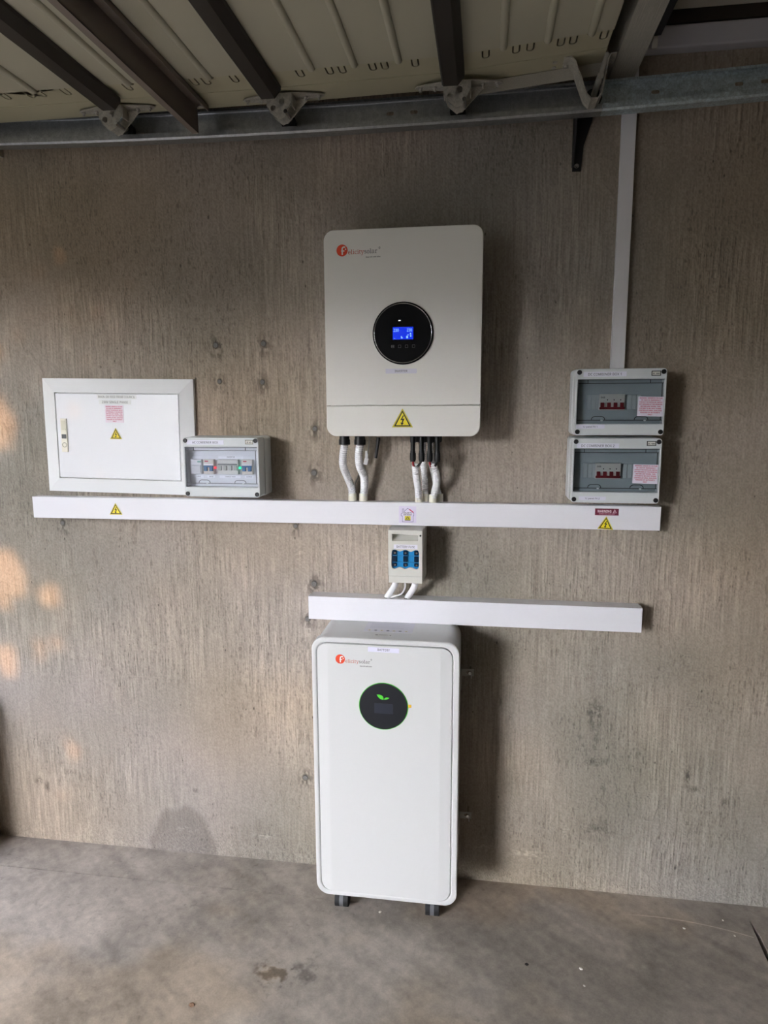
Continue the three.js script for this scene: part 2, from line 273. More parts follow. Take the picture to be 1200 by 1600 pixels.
{ // concrete floor with a construction joint along the wall and an open joint at the right
  const s = poly([[XL - 0.2, 0], [XR, 0], [XR, ZB], [XL - 0.2, ZB]]);
  const hole = (pts) => { const p = new THREE.Path(); pts.forEach((q, i) => i ? p.lineTo(...q) : p.moveTo(...q)); p.closePath(); s.holes.push(p); };
  hole([[XL + 0.02, 0.1468], [-1.1, 0.1464], [-0.36, 0.1500], [-0.36, 0.1518], [-1.1, 0.1496], [XL + 0.02, 0.1506]]);
  hole([[0.7935, 0.060], [0.7965, 0.10], [0.8000, 0.125], [0.798, 0.20], [0.802, 0.6], [0.800, 1.9], [0.787, 1.9], [0.786, 0.6], [0.785, 0.20], [0.789, 0.12]]);
  const g = new THREE.ExtrudeGeometry(s, { depth: 0.04, bevelEnabled: false }); g.rotateX(Math.PI / 2);           // shape y -> world z, extruded downwards
  uvFrom(g, (x) => (x - FX0) / FXL, (x, y, z) => z / FZL);
  structure('floor', g, M.concrete, [0, 0, 0], 'stained bare concrete garage floor', 'floor');
  structure('floor_base', box(XR - XL + 0.4, 0.1, ZB + 0.2), M.soil, [(XR + XL) / 2, -0.095, ZB / 2], 'dark ground under the floor slab', 'ground');
}
structure('wall_right', box(0.22, 2.9, ZB + 0.2), M.render, [XR + 0.11, 1.45, ZB / 2], 'plain plastered side wall', 'wall');
structure('wall_rear', box(XR - XL + 0.44, 2.9, 0.22), M.render, [(XR + XL) / 2, 1.45, ZB + 0.11], 'plain plastered rear wall', 'wall');
{ // wall with the garage opening
  const g = join([at(box(0.22, 2.9, OPEN_Z0), 0, 1.45, OPEN_Z0 / 2), at(box(0.22, 2.9, ZB - OPEN_Z1), 0, 1.45, (ZB + OPEN_Z1) / 2), at(box(0.22, 2.9 - OPEN_H, OPEN_Z1 - OPEN_Z0), 0, (2.9 + OPEN_H) / 2, (OPEN_Z0 + OPEN_Z1) / 2)]);
  structure('wall_left', g, M.render, [XL - 0.11, 0, 0], 'plastered front wall around the garage opening', 'wall');
}
structure('ceiling', box(XR - XL + 0.4, 0.12, ZB + 0.1), M.ceil, [(XR + XL) / 2, 2.515, ZB / 2 + 0.05], 'pale ceiling above the open garage door', 'ceiling');
structure('trim_1', rbox(XR - 0.37, 0.053, 0.04, 0.006), M.fasciaPaint, [(XR + 0.37) / 2, 2.3965, 0.02], 'pale painted board along the top of the wall', 'trim');
structure('trim_2', box(XR - 0.37, 0.03, 0.04), M.darkTimber, [(XR + 0.37) / 2, 2.44, 0.02], 'dark timber plate above the pale board', 'trim');
// outside, beyond the opening
structure('driveway', box(70, 0.1, 90), M.paving, [-37.4, -0.08, 30], 'pale paved driveway outside the garage', 'ground');

// ---------------------------------------------------------------- planting outside that breaks up the low sun
function leafShape() { const s = new THREE.Shape(); s.moveTo(0, -0.5); s.quadraticCurveTo(0.34, -0.1, 0, 0.5); s.quadraticCurveTo(-0.34, -0.1, 0, -0.5); return new THREE.ShapeGeometry(s, 3); }
{
  const r = rng(77), alongWall = new THREE.Vector3(Math.cos(SUN_AZ), 0, Math.sin(SUN_AZ));
  // small tree near the opening: its crown covers the left end of the wall from the sun but for a few gaps
  const dist = 5.2, eye = new THREE.Vector3(-1.52, 1.0, 0).addScaledVector(sunDir, dist), base = [eye.x, 0, eye.z];
  const t = thing('tree', 'small leafy tree outside the garage opening', 'tree', base);
  part(t, 'trunk', at(cyl(0.035, 1.2, 'y', 10, 0.02), 0, 0.6, 0), M.bark, base);
  const gaps = [[-1.555, 0.93, 0.072, 0.11], [-1.402, 0.884, 0.046, 0.042], [-1.575, 0.645, 0.05, 0.06], [-1.535, 1.44, 0.066, 0.085], [-1.555, 1.66, 0.05, 0.065], [-1.37, 0.347, 0.018, 0.03], [-1.46, 0.69, 0.02, 0.04], [-1.39, 0.72, 0.02, 0.035]];
  const leaves = [], dummy = new THREE.Object3D();
  for (let i = 0; i < 36000; i++) {
    const u = (r() * 2 - 1) * 0.62, v = 0.3 + r() * 2.2, dep = (r() - 0.5) * 0.7;             // across, height and depth of the crown
    const wallX = base[0] + 0, p = new THREE.Vector3(base[0], v, base[2]).addScaledVector(alongWall, u).addScaledVector(new THREE.Vector3(sunDir.x, 0, sunDir.z).normalize(), dep);
    const k = p.z / sunDir.z, hx = p.x - sunDir.x * k, hy = p.y - sunDir.y * k;                 // where its shadow falls
    if (gaps.some(([gx, gy, a, b]) => Math.hypot((hx - gx) / (a + 0.005), (hy - gy) / (b + 0.005)) < 0.9 + 0.25 * vn(hx * 40, hy * 40))) continue;
    dummy.position.set(p.x - base[0], p.y, p.z - base[2]); dummy.rotation.set(r() * 6.3, r() * 6.3, r() * 6.3); dummy.scale.setScalar(0.04 + r() * 0.035); dummy.updateMatrix(); leaves.push(dummy.matrix.clone());
  }
  const im = new THREE.InstancedMesh(leafShape(), M.leaf, leaves.length); leaves.forEach((m, i) => im.setMatrixAt(i, m));
  im.name = 'foliage'; im.userData.kind = 'stuff'; shade(im); t.add(im);
  // hedges: a tall one beside the driveway, a distant one whose top stays above the low sun
  const hedge = (label, ax, az, bx, bz, tall, seed) => {
    const L = Math.hypot(bx - ax, bz - az), n = Math.round(L * 3), g = new THREE.BoxGeometry(1.4, tall, L, 6, 14, n), P = g.attributes.position;
    for (let i = 0; i < P.count; i++) { const k = fbm(P.getZ(i) * 1.1 + seed, P.getY(i) * 1.1 + 9, 3) - 0.5; P.setXYZ(i, P.getX(i) * (1 + k * 0.5), P.getY(i) + (P.getY(i) > tall * 0.46 ? k * 0.5 : 0), P.getZ(i)); }
    g.computeVertexNormals();
    const cx = (ax + bx) / 2, cz = (az + bz) / 2, hd = thing('hedge', label, 'hedge', [cx, 0, cz]), hm = part(hd, 'foliage', at(g, 0, tall / 2, 0), M.leaf, [cx, 0, cz]);
    hm.rotation.y = Math.atan2(bx - ax, bz - az);
  };
  const flat = new THREE.Vector3(sunDir.x, 0, sunDir.z).normalize(), edge = new THREE.Vector3(-1.2, 0, 0).addScaledVector(flat, 40);
  hedge('distant tall hedge across the driveway', edge.x, edge.z, edge.x + alongWall.x * 46, edge.z + alongWall.z * 46, 4.7, 30);
  hedge('tall dark hedge beside the driveway, near the opening', -5.2, -4, -5.2, 3.9, 4.2, 61);
  hedge('distant hedge left of the gap where the low sun comes through', edge.x - alongWall.x * 1.1, edge.z - alongWall.z * 1.1, edge.x - alongWall.x * 24, edge.z - alongWall.z * 24, 4.7, 12);
}

// ---------------------------------------------------------------- overhead garage door, track and steelwork
const FACE = 2.280;                                        // underside of the open door
const trackY = (x) => 0.017 * ((x + 0.35) / 1.0) ** 2 * (Math.abs(x + 0.35) < 1.3 ? 1 : (1.3 / Math.abs(x + 0.35)) ** 2);
{
  const door = thing('garage_door', 'cream ribbed sectional garage door rolled open overhead', 'garage door', [-0.6, FACE, 0.1]);
  const panelsAt = [[-1.87, -1.455, 0, 0], [-1.455, -0.995, 0, 0], [-0.995, -0.535, 0, 0], [-0.535, -0.085, 0, 0.006], [-0.085, 0.268, 0.006, 0.034]];
  const Z0 = 0.10, ZS = 0.275, Z1 = 4.9;
  const uSlot = (x, z) => { const a = 0.0092, b = 0.0056, L = 0.027, p = [], n = 8; p.push([x - a, z + L]); for (let i = 0; i <= n; i++) { const t = Math.PI + Math.PI * i / n; p.push([x + a * Math.cos(t), z + a * Math.sin(t)]); } p.push([x + a, z + L], [x + b, z + L]); for (let i = n; i >= 0; i--) { const t = Math.PI + Math.PI * i / n; p.push([x + b * Math.cos(t), z + b * Math.sin(t)]); } p.push([x - b, z + L]); return new THREE.Path(p.map((q) => new THREE.Vector2(...q))); };
  const slotsAt = [[-1.62, -1.53], [-1.232, -1.164, -1.133, -1.064, -1.0], [-0.896, -0.80, -0.722, -0.691, -0.619], [-0.454, -0.382, -0.351, -0.278, -0.249, -0.177], [-0.014, 0.055, 0.087, 0.155, 0.182, 0.249]];
  panelsAt.forEach(([a, b, y0, y1], n) => {
    const wdt = b - a - 0.004, cx = (a + b) / 2, tilt = Math.atan2(y1 - y0, b - a), cy = FACE + (y0 + y1) / 2;
    const ribs = [0.115, 0.218, 0.322].filter((o) => a + o < b - 0.01 && n < 4 || n === 4).map((o, i) => n === 4 ? [0.110, 0.208, 0.303][i] + a - cx : a + o - cx);
    const gs = [at(box(wdt, 0.0012, Z1 - ZS), 0, -0.0032, (Z1 + ZS) / 2 - Z0), at(box(wdt, 0.036, Z1 - ZS - 0.06), 0, 0.018, (Z1 + ZS + 0.06) / 2 - Z0), at(box(wdt, 0.0012, 0.07), 0, 0.0365, ZS + 0.03 - Z0)];
    for (const x of ribs) { const h = new THREE.CylinderGeometry(0.0085, 0.0085, Z1 - ZS, 12, 1, true, -Math.PI / 2, Math.PI); h.rotateX(Math.PI / 2); h.rotateZ(0); gs.push(at(h, x, -0.0035, (Z1 + ZS) / 2 - Z0)); }
    const p = part(door, 'panel', join(gs), M.doorPanel, [cx, cy, Z0]); p.rotation.z = tilt;
    // end stile: thin sheet with U cuts and a notch at each rib, hollow behind
    const o = [[-wdt / 2, 0.087], [wdt / 2, 0.087], [wdt / 2, 0.175]], rs = [...ribs].sort((q, r) => r - q);
    for (const x of rs) for (let i = 0; i <= 8; i++) { const t = -Math.PI * i / 8; o.push([x + 0.0095 * Math.cos(t), 0.175 + 0.021 * Math.sin(t)]); }
    o.push([-wdt / 2, 0.175]);
    const sh = poly(o); for (const x of slotsAt[n]) if (x - cx > -wdt / 2 + 0.012 && x - cx < wdt / 2 - 0.012) sh.holes.push(uSlot(x - cx, 0.137));
    const sheet = extr(sh, 0.0012); sheet.rotateX(Math.PI / 2);
    part(p, 'end_stile', join([at(sheet, 0, 0.0022, 0), at(box(wdt, 0.036, 0.087), 0, 0.0180, 0.0435), at(box(wdt, 0.0012, 0.09), 0, 0.0365, 0.131), at(box(0.0012, 0.034, 0.148), wdt / 2 - 0.0006, 0.0195, 0.161), at(box(0.0012, 0.034, 0.148), -wdt / 2 + 0.0006, 0.0195, 0.161)]), M.doorStile, [cx, cy, Z0]);
  });
  // dark stiffening bars across the joints between panels
  for (const x of [-0.965, -0.540, -0.088]) {
    const s = poly([[-0.026, 0], [-0.026, -0.024], [-0.022, -0.028], [0.012, -0.028], [0.028, -0.010], [0.028, 0]]);
    part(door, 'stiffener_bar', extr(s, 4.6), M.strutBar, [x - 0.003, FACE - 0.004, 0.205], 'dark stiffening bar across the panel joint');
  }
  { // deep steel strut under the second panel
    const s = poly([[0, 0], [0.003, 0], [0.003, -0.066], [0, -0.066]]), lip = poly([[0.003, -0.066], [-0.014, -0.066], [-0.014, -0.063], [0.003, -0.063]]), top = poly([[0, 0], [0.034, 0], [0.034, -0.003], [0, -0.003]]), curl = poly([[0.031, 0], [0.034, 0], [0.034, -0.014], [0.031, -0.014]]);
    const strut = part(door, 'steel_strut', join([extr(s, 4.7), extr(lip, 4.7), extr(top, 4.7), extr(curl, 4.7)]), M.struts, [-0.770, FACE - 0.004, 0.125], 'brown steel strut hanging below the panel');
    part(strut, 'bolt', cyl(0.007, 0.006, 'y', 6), M.zinc, [-0.752, FACE - 0.009, 0.14]);
  }
  // roller hinges
  const wing = (() => { const s = poly([[-0.108, -0.006], [-0.10, -0.014], [-0.045, -0.026], [0.045, -0.026], [0.10, -0.014], [0.108, -0.006], [0.10, 0.004], [0.035, 0.020], [-0.035, 0.020], [-0.10, 0.004]]); const g = extr(s, 0.003); g.rotateX(Math.PI / 2); return g; })();
  const carrier = (() => {
    const s = poly([[-0.034, 0], [0.030, 0], [0.030, -0.022], [0.010, -0.056], [-0.004, -0.062], [-0.026, -0.044], [-0.034, -0.022]]);
    for (const [x, y, r] of [[0.004, -0.020, 0.0085], [-0.018, -0.034, 0.0075]]) { const p = new THREE.Path(); p.absarc(x, y, r, 0, Math.PI * 2, true); s.holes.push(p); }
    return join([extr(s, 0.003, 0, 10), at(extr(s, 0.003, 0, 10), 0, 0, -0.036), at(box(0.003, 0.03, 0.036), 0.03, -0.015, -0.018), at(box(0.003, 0.03, 0.036), -0.034, -0.015, -0.018)]);
  })();
  const slope = at(extr(poly([[0.028, -0.004], [0.066, -0.004], [0.010, -0.060], [-0.002, -0.060]]), 0.003), 0, 0, -0.033);
  for (const [x, lab] of [[-0.985, 0], [-0.527, 0], [-0.080, 0]]) {
    const y = FACE - 0.004, ty = 2.24 + trackY(x);
    const h = part(door, 'roller_hinge', wing, M.galvDull, [x, y, 0.148]);
    part(h, 'carrier', join([carrier, slope]), M.galvDull, [x, y - 0.003, 0.172]);
    for (const bx of [-0.094, -0.058, 0.060, 0.094]) part(h, 'bolt', join([cyl(0.0055, 0.005, 'y', 6), at(cyl(0.003, 0.010, 'y', 8), 0, -0.003, 0)]), M.zinc, [x + bx, y - 0.005, 0.145]);
    part(h, 'axle', cyl(0.0058, 0.10, 'z', 12), M.zinc, [x - 0.004, ty, 0.125]);
    part(h, 'roller', join([cyl(0.020, 0.012, 'z', 24), at(cyl(0.009, 0.016, 'z', 14), 0, 0, 0)]), M.black, [x - 0.004, ty - 0.003, 0.080]);
    part(h, 'spring_pin', cyl(0.005, 0.05, 'z', 10), M.chrome, [x + 0.016, y - 0.050, 0.160]);
  }
  { // bent bracket that carries the top roller
    const pts = [[0.140, 2.345], [0.140, 2.334], [0.186, 2.330], [0.197, 2.320], [0.226, 2.246], [0.236, 2.236], [0.250, 2.236], [0.258, 2.246], [0.270, 2.318], [0.276, 2.330], [0.290, 2.331]].map(([x, y]) => [x, y - 0.022]);
    const t = 0.0032, up = pts.slice(1).map(([x, y]) => [x, y]), lo = up.map(([x, y], i) => { const a = up[Math.max(0, i - 1)], b = up[Math.min(up.length - 1, i + 1)], l = Math.hypot(b[0] - a[0], b[1] - a[1]); return [x + (b[1] - a[1]) / l * t, y - (b[0] - a[0]) / l * t]; });
    const br = part(door, 'top_bracket', at(extr(poly([...up, ...lo.reverse()]), 0.06), 0, 0, 0), M.galvDull, [0, 0, 0.115]);
    for (const [x, z] of [[0.150, 0.130], [0.150, 0.158], [0.178, 0.130]]) part(br, 'bolt', cyl(0.0055, 0.005, 'y', 8), M.zinc, [x, 2.304, z]);
    part(br, 'roller_stem', cyl(0.0075, 0.10, 'z', 14), M.galvDull, [0.252, 2.252, 0.145]);
    part(br, 'roller', cyl(0.021, 0.012, 'z', 24), M.black, [0.252, 2.248, 0.081]);
    const tb = part(br, 'adjuster_tube', cyl(0.006, 0.05, 'y', 12), M.zinc, [0.262, 2.285, 0.17]); tb.rotation.z = -0.3;
  }
  part(door, 'top_edge_channel', join([at(box(0.34, 0.028, 0.003), 0.0, 0, 0), at(box(0.34, 0.003, 0.05), 0, 0.0125, -0.024)]), M.galvDull, [0.10, 2.285, 0.118]).rotation.z = 0.085;
}
{ // galvanised C track on the wall
  const tr = thing('door_track', 'long galvanised steel door track fixed along the wall', 'track', [-0.3, 2.205, 0.0]);
  const low = [[0.102, 2.2205], [0.102, 2.209], [0.098, 2.2055], [0.066, 2.2055], [0.061, 2.208], [0.060, 2.212]], high = [[0.060, 2.278], [0.061, 2.281], [0.064, 2.283], [0.078, 2.283], [0.080, 2.277]];
  const run = (a, b, n) => Array.from({ length: n + 1 }, (_, i) => a + (b - a) * i / n);
  const rail = (a, b, n, slots) => {
    const xs = run(a, b, n), web = poly([...xs.map((x) => [x, 2.211 + trackY(x)]), ...xs.slice().reverse().map((x) => [x, 2.279 + trackY(x)])]);
    for (const x of slots) web.holes.push(new THREE.Path(rr(0.020, 0.009, 0.0044, x, 2.252 + trackY(x)).getPoints(6)));
    return join([sheetAlongX(low, 0.0022, xs, trackY), sheetAlongX(high, 0.0022, xs, trackY), at(extr(web, 0.0022), 0, 0, 0.0589)]);
  };
  part(tr, 'rail', rail(-1.95, 0.272, 24, [-0.262, -0.199]), M.galv, [0, 0, 0]);
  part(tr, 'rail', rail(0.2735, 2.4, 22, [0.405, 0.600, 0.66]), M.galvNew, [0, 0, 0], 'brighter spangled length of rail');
  const tab = part(tr, 'wall_cleat', join([at(box(0.04, 0.05, 0.06), 0, 0, 0)]), M.galvDull, [-1.45, 2.25, 0.029]);
  part(tr, 'wall_cleat', box(0.04, 0.05, 0.06), M.galvDull, [1.3, 2.28, 0.029]);
  part(tr, 'bolt', cyl(0.006, 0.006, 'z', 8), M.zinc, [-0.955, 2.238, 0.064]);
}
{ // black gusset bracket below the track
  const b = thing('wall_bracket', 'black steel bracket bolted to the wall under the track', 'bracket', [0.225, 2.10, 0]);
  part(b, 'plate', extr(poly([[0.214, 2.300], [0.272, 2.300], [0.262, 2.225], [0.243, 2.165], [0.238, 2.103], [0.216, 2.103]]), 0.005), M.blackSteel, [0, 0, 0.001]);
  part(b, 'gusset', (() => { const g = extr(poly([[0, 2.112], [0.012, 2.112], [0.055, 2.225], [0.055, 2.29], [0, 2.29]]), 0.005); g.rotateY(-Math.PI / 2); return g; })(), M.blackSteel, [0.219, 0, 0.004]);
  part(b, 'bolt', join([cyl(0.0065, 0.008, 'z', 6), at(cyl(0.0035, 0.014, 'z', 8), 0, 0, 0.003)]), M.chrome, [0.226, 2.113, 0.010]);
}
{ // galvanised channel and black bar running out from the wall above the track
  const c = thing('steel_channel', 'galvanised steel channel running out from the wall overhead', 'steel beam', [0.32, 2.315, 0.002]);
  part(c, 'channel', join([at(box(0.062, 0.003, 3.4), 0.001, 0.0015, 1.7), at(box(0.003, 0.135, 3.4), -0.03, 0.0675, 1.7), at(box(0.062, 0.003, 3.4), 0.001, 0.1335, 1.7), at(box(0.003, 0.018, 3.4), 0.031, 0.01, 1.7)]), M.galvDull, [0.328, 2.315, 0.002]);
  const k = thing('black_bar', 'black steel bar beside the overhead galvanised channel', 'steel beam', [0.380, 2.325, 0.19]);
  part(k, 'bar', at(box(0.018, 0.10, 3.2), 0, 0.05, 1.6), M.blackSteel, [0.374, 2.330, 0.19]);
  part(k, 'end_plate', box(0.012, 0.035, 0.003), M.galvDull, [0.371, 2.322, 0.186]);
}

// ---------------------------------------------------------------- trunking and conduit on the wall
function trunking(name, label, x0, x1, y0, y1, d, openRight) {
  const t = thing(name, label, 'trunking', [(x0 + x1) / 2, y0, 0], 'white plastic cable trunking'), w = x1 - x0, h = y1 - y0, cx = (x0 + x1) / 2, cy = (y0 + y1) / 2;
  part(t, 'base', join([at(box(w, h - 0.006, 0.002), 0, 0, 0.001), at(box(w, 0.002, d - 0.004), 0, h / 2 - 0.004, d / 2), at(box(w, 0.002, d - 0.004), 0, -h / 2 + 0.004, d / 2)]), M.pvcDuct, [cx, cy, 0.0005]);
  part(t, 'cover', join([at(rbox(w, h, 0.003, 0.0014), 0, 0, d - 0.0015), at(rbox(w, 0.0025, 0.03, 0.001), 0, h / 2 - 0.00125, d - 0.0155), at(rbox(w, 0.0025, 0.03, 0.001), 0, -h / 2 + 0.00125, d - 0.0155)]), M.pvcDuct, [cx, cy, 0]);
  for (const s of [-1, 1]) part(t, 'end_cap', rbox(0.002, h - 0.004, d - 0.003, 0.0008), M.pvcDuct, [cx + s * (w / 2 - 0.003), cy, d / 2 - 0.001]);
  return t;
}
const mainDuct = trunking('cable_trunking', 'long white cable trunking under the inverter and combiner boxes', -1.397, 0.481, 1.150, 1.217, 0.050);
const lowDuct = trunking('cable_trunking', 'shorter white cable trunking directly above the battery', -0.514, 0.445, 0.860, 0.931, 0.060);
{
  sticker(mainDuct, 'warning_sticker', 0.042, 0.036, [-1.118, 1.183, 0.0515], triangleSticker, { clear: true, label: 'yellow triangle electrical hazard sticker' });
  sticker(mainDuct, 'warning_sticker', 0.042, 0.036, [0.336, 1.1695, 0.0515], triangleSticker, { clear: true, turn: -0.05, label: 'yellow triangle electrical hazard sticker' });
  sticker(mainDuct, 'warning_label', 0.063, 0.019, [0.3375, 1.2, 0.0508], (x, w, h) => {
    x.fillStyle = '#6a1232'; x.fillRect(0, 0, w, h); text(x, 'WARNING', w * 0.40, h * 0.42, h * 0.52, '#f3e3e8', 'bold', 'sans-serif', w * 0.6);
    x.strokeStyle = '#f3e3e8'; x.lineWidth = h * 0.06; x.beginPath(); x.moveTo(w * 0.83, h * 0.16); x.lineTo(w * 0.90, h * 0.62); x.lineTo(w * 0.76, h * 0.62); x.closePath(); x.stroke(); text(x, '!', w * 0.83, h * 0.47, h * 0.34, '#f3e3e8', 'bold');
    text(x, 'ELECTRICAL SHOCK HAZARD INSIDE', w * 0.5, h * 0.80, h * 0.13, '#f3c9d2', 'bold', 'sans-serif', w * 0.82);
  }, { label: 'maroon warning label' });
  sticker(mainDuct, 'house_sticker', 0.050, 0.049, [-0.216, 1.182, 0.0508], (x, w, h) => {
    x.fillStyle = '#e2dbf0'; x.fillRect(0, 0, w, h); x.strokeStyle = '#77729a'; x.lineWidth = w * 0.025;
    x.beginPath(); [[0.20, 0.93], [0.20, 0.58], [0.13, 0.58], [0.13, 0.46], [0.20, 0.42], [0.20, 0.16], [0.28, 0.16], [0.28, 0.34], [0.5, 0.12], [0.86, 0.40], [0.86, 0.56], [0.82, 0.56], [0.82, 0.93]].forEach(([a, b], i) => i ? x.lineTo(a * w, b * h) : x.moveTo(a * w, b * h)); x.closePath(); x.stroke();
    x.strokeStyle = '#c2456c'; x.lineWidth = w * 0.06; x.beginPath(); x.moveTo(w * 0.60, h * 0.18); x.lineTo(w * 0.84, h * 0.37); x.stroke();
    text(x, 'SOLAR PV', w * 0.5, h * 0.40, h * 0.11, '#3d3a3f', 'bold'); text(x, 'ON ROOF', w * 0.5, h * 0.51, h * 0.11, '#3d3a3f', 'bold');
    x.fillStyle = '#d9cc2c'; x.fillRect(w * 0.34, h * 0.58, w * 0.33, h * 0.27); x.fillStyle = '#4a471a'; x.beginPath(); x.moveTo(w * 0.5, h * 0.60); x.lineTo(w * 0.62, h * 0.76); x.lineTo(w * 0.38, h * 0.76); x.closePath(); x.fill(); x.fillRect(w * 0.34, h * 0.80, w * 0.33, h * 0.05);
    x.fillStyle = '#d9cc2c'; x.beginPath(); x.moveTo(w * 0.5, h * 0.65); x.lineTo(w * 0.56, h * 0.74); x.lineTo(w * 0.44, h * 0.74); x.closePath(); x.fill();
  }, { label: 'pale lilac sticker with a house outline' });
  const c = thing('conduit_trunking', 'narrow white vertical trunking rising from the upper combiner box', 'trunking', [0.352, 1.586, 0]);
  part(c, 'body', rbox(0.034, 2.45 - 1.586, 0.019, 0.0015), M.pvc, [0.3525, (2.45 + 1.586) / 2, 0.0098]);
  part(c, 'lid', rbox(0.0365, 2.45 - 1.586, 0.004, 0.0015), M.pvc, [0.3525, (2.45 + 1.586) / 2, 0.0195]);
}

// ---------------------------------------------------------------- distribution board
{
  const cx = -1.1155, cy = 1.402, W = 0.490, H = 0.350, b = thing('distribution_board', 'wide white steel distribution board with a broad sloping frame', 'electrical panel', [cx, cy - H / 2, 0]);
  const fw = 0.043, zo = 0.013, zi = 0.022, X = W / 2, Y = H / 2, x = X - fw, y = Y - fw, pos = [];
  const quad = (a, b2, c, d) => pos.push(...a, ...b2, ...c, ...a, ...c, ...d);
  const O = [[-X, -Y], [X, -Y], [X, Y], [-X, Y]], I = [[-x, -y], [x, -y], [x, y], [-x, y]];
  for (let i = 0; i < 4; i++) { const j = (i + 1) % 4; quad([...O[i], zo], [...O[j], zo], [...I[j], zi], [...I[i], zi]); quad([...O[i], 0.0005], [...O[j], 0.0005], [...O[j], zo], [...O[i], zo]); quad([...I[i], zi], [...I[j], zi], [...I[j], 0.008], [...I[i], 0.008]); }
  const g = new THREE.BufferGeometry(); g.setAttribute('position', new THREE.Float32BufferAttribute(pos, 3)); g.computeVertexNormals(); uvFrom(g, (a) => a, (a, c) => c);
  part(b, 'frame', join([g, at(box(2 * x + 0.002, 2 * y + 0.002, 0.004), 0, 0, 0.006)]), M.steelWhite, [cx, cy, 0]);
  const door = part(b, 'door', rbox(2 * x - 0.005, 2 * y - 0.005, 0.012, 0.0015), M.doorWhite, [cx + 0.0005, cy, 0.016]);
  const zf = 0.0223;
  const lx = -1.291, lock = part(door, 'lock_plate', rbox(0.020, 0.103, 0.004, 0.001), M.cream, [lx, 1.4035, zf + 0.0015], 'cream flush lock plate');
  part(door, 'lock_button', rbox(0.015, 0.013, 0.004, 0.001), mat('#4c4d4f', 0.4), [lx, 1.400, zf + 0.003], 'dark latch button');
  part(door, 'lock_cylinder', new THREE.TorusGeometry(0.0068, 0.0011, 6, 20), mat('#b5b3a4', 0.4), [lx, 1.374, zf + 0.0035]);
  part(door, 'lock_slot', rbox(0.014, 0.030, 0.0012, 0.0004), M.beige, [lx, 1.434, zf + 0.004]);
  sticker(door, 'label', 0.128, 0.013, [-1.112, 1.5225, zf + 0.0004], paperLabel(['MAIN DB FEED FROM COUNCIL'], '#e3e5e4', '#6a6a66', 0.72));
  sticker(door, 'label', 0.104, 0.013, [-1.118, 1.5065, zf + 0.0004], paperLabel(['230V SINGLE PHASE'], '#e3e5e4', '#6a6a66', 0.72));
  sticker(door, 'notice', 0.060, 0.053, [-1.122, 1.471, zf + 0.0004], redNotice('#ecdfe9'), { label: 'small notice printed in red' });
  sticker(door, 'warning_sticker', 0.038, 0.034, [-1.120, 1.412, zf + 0.0012], triangleSticker, { clear: true, label: 'yellow triangle electrical hazard sticker' });
  b.rotation.z = -0.9 * D2R;
}

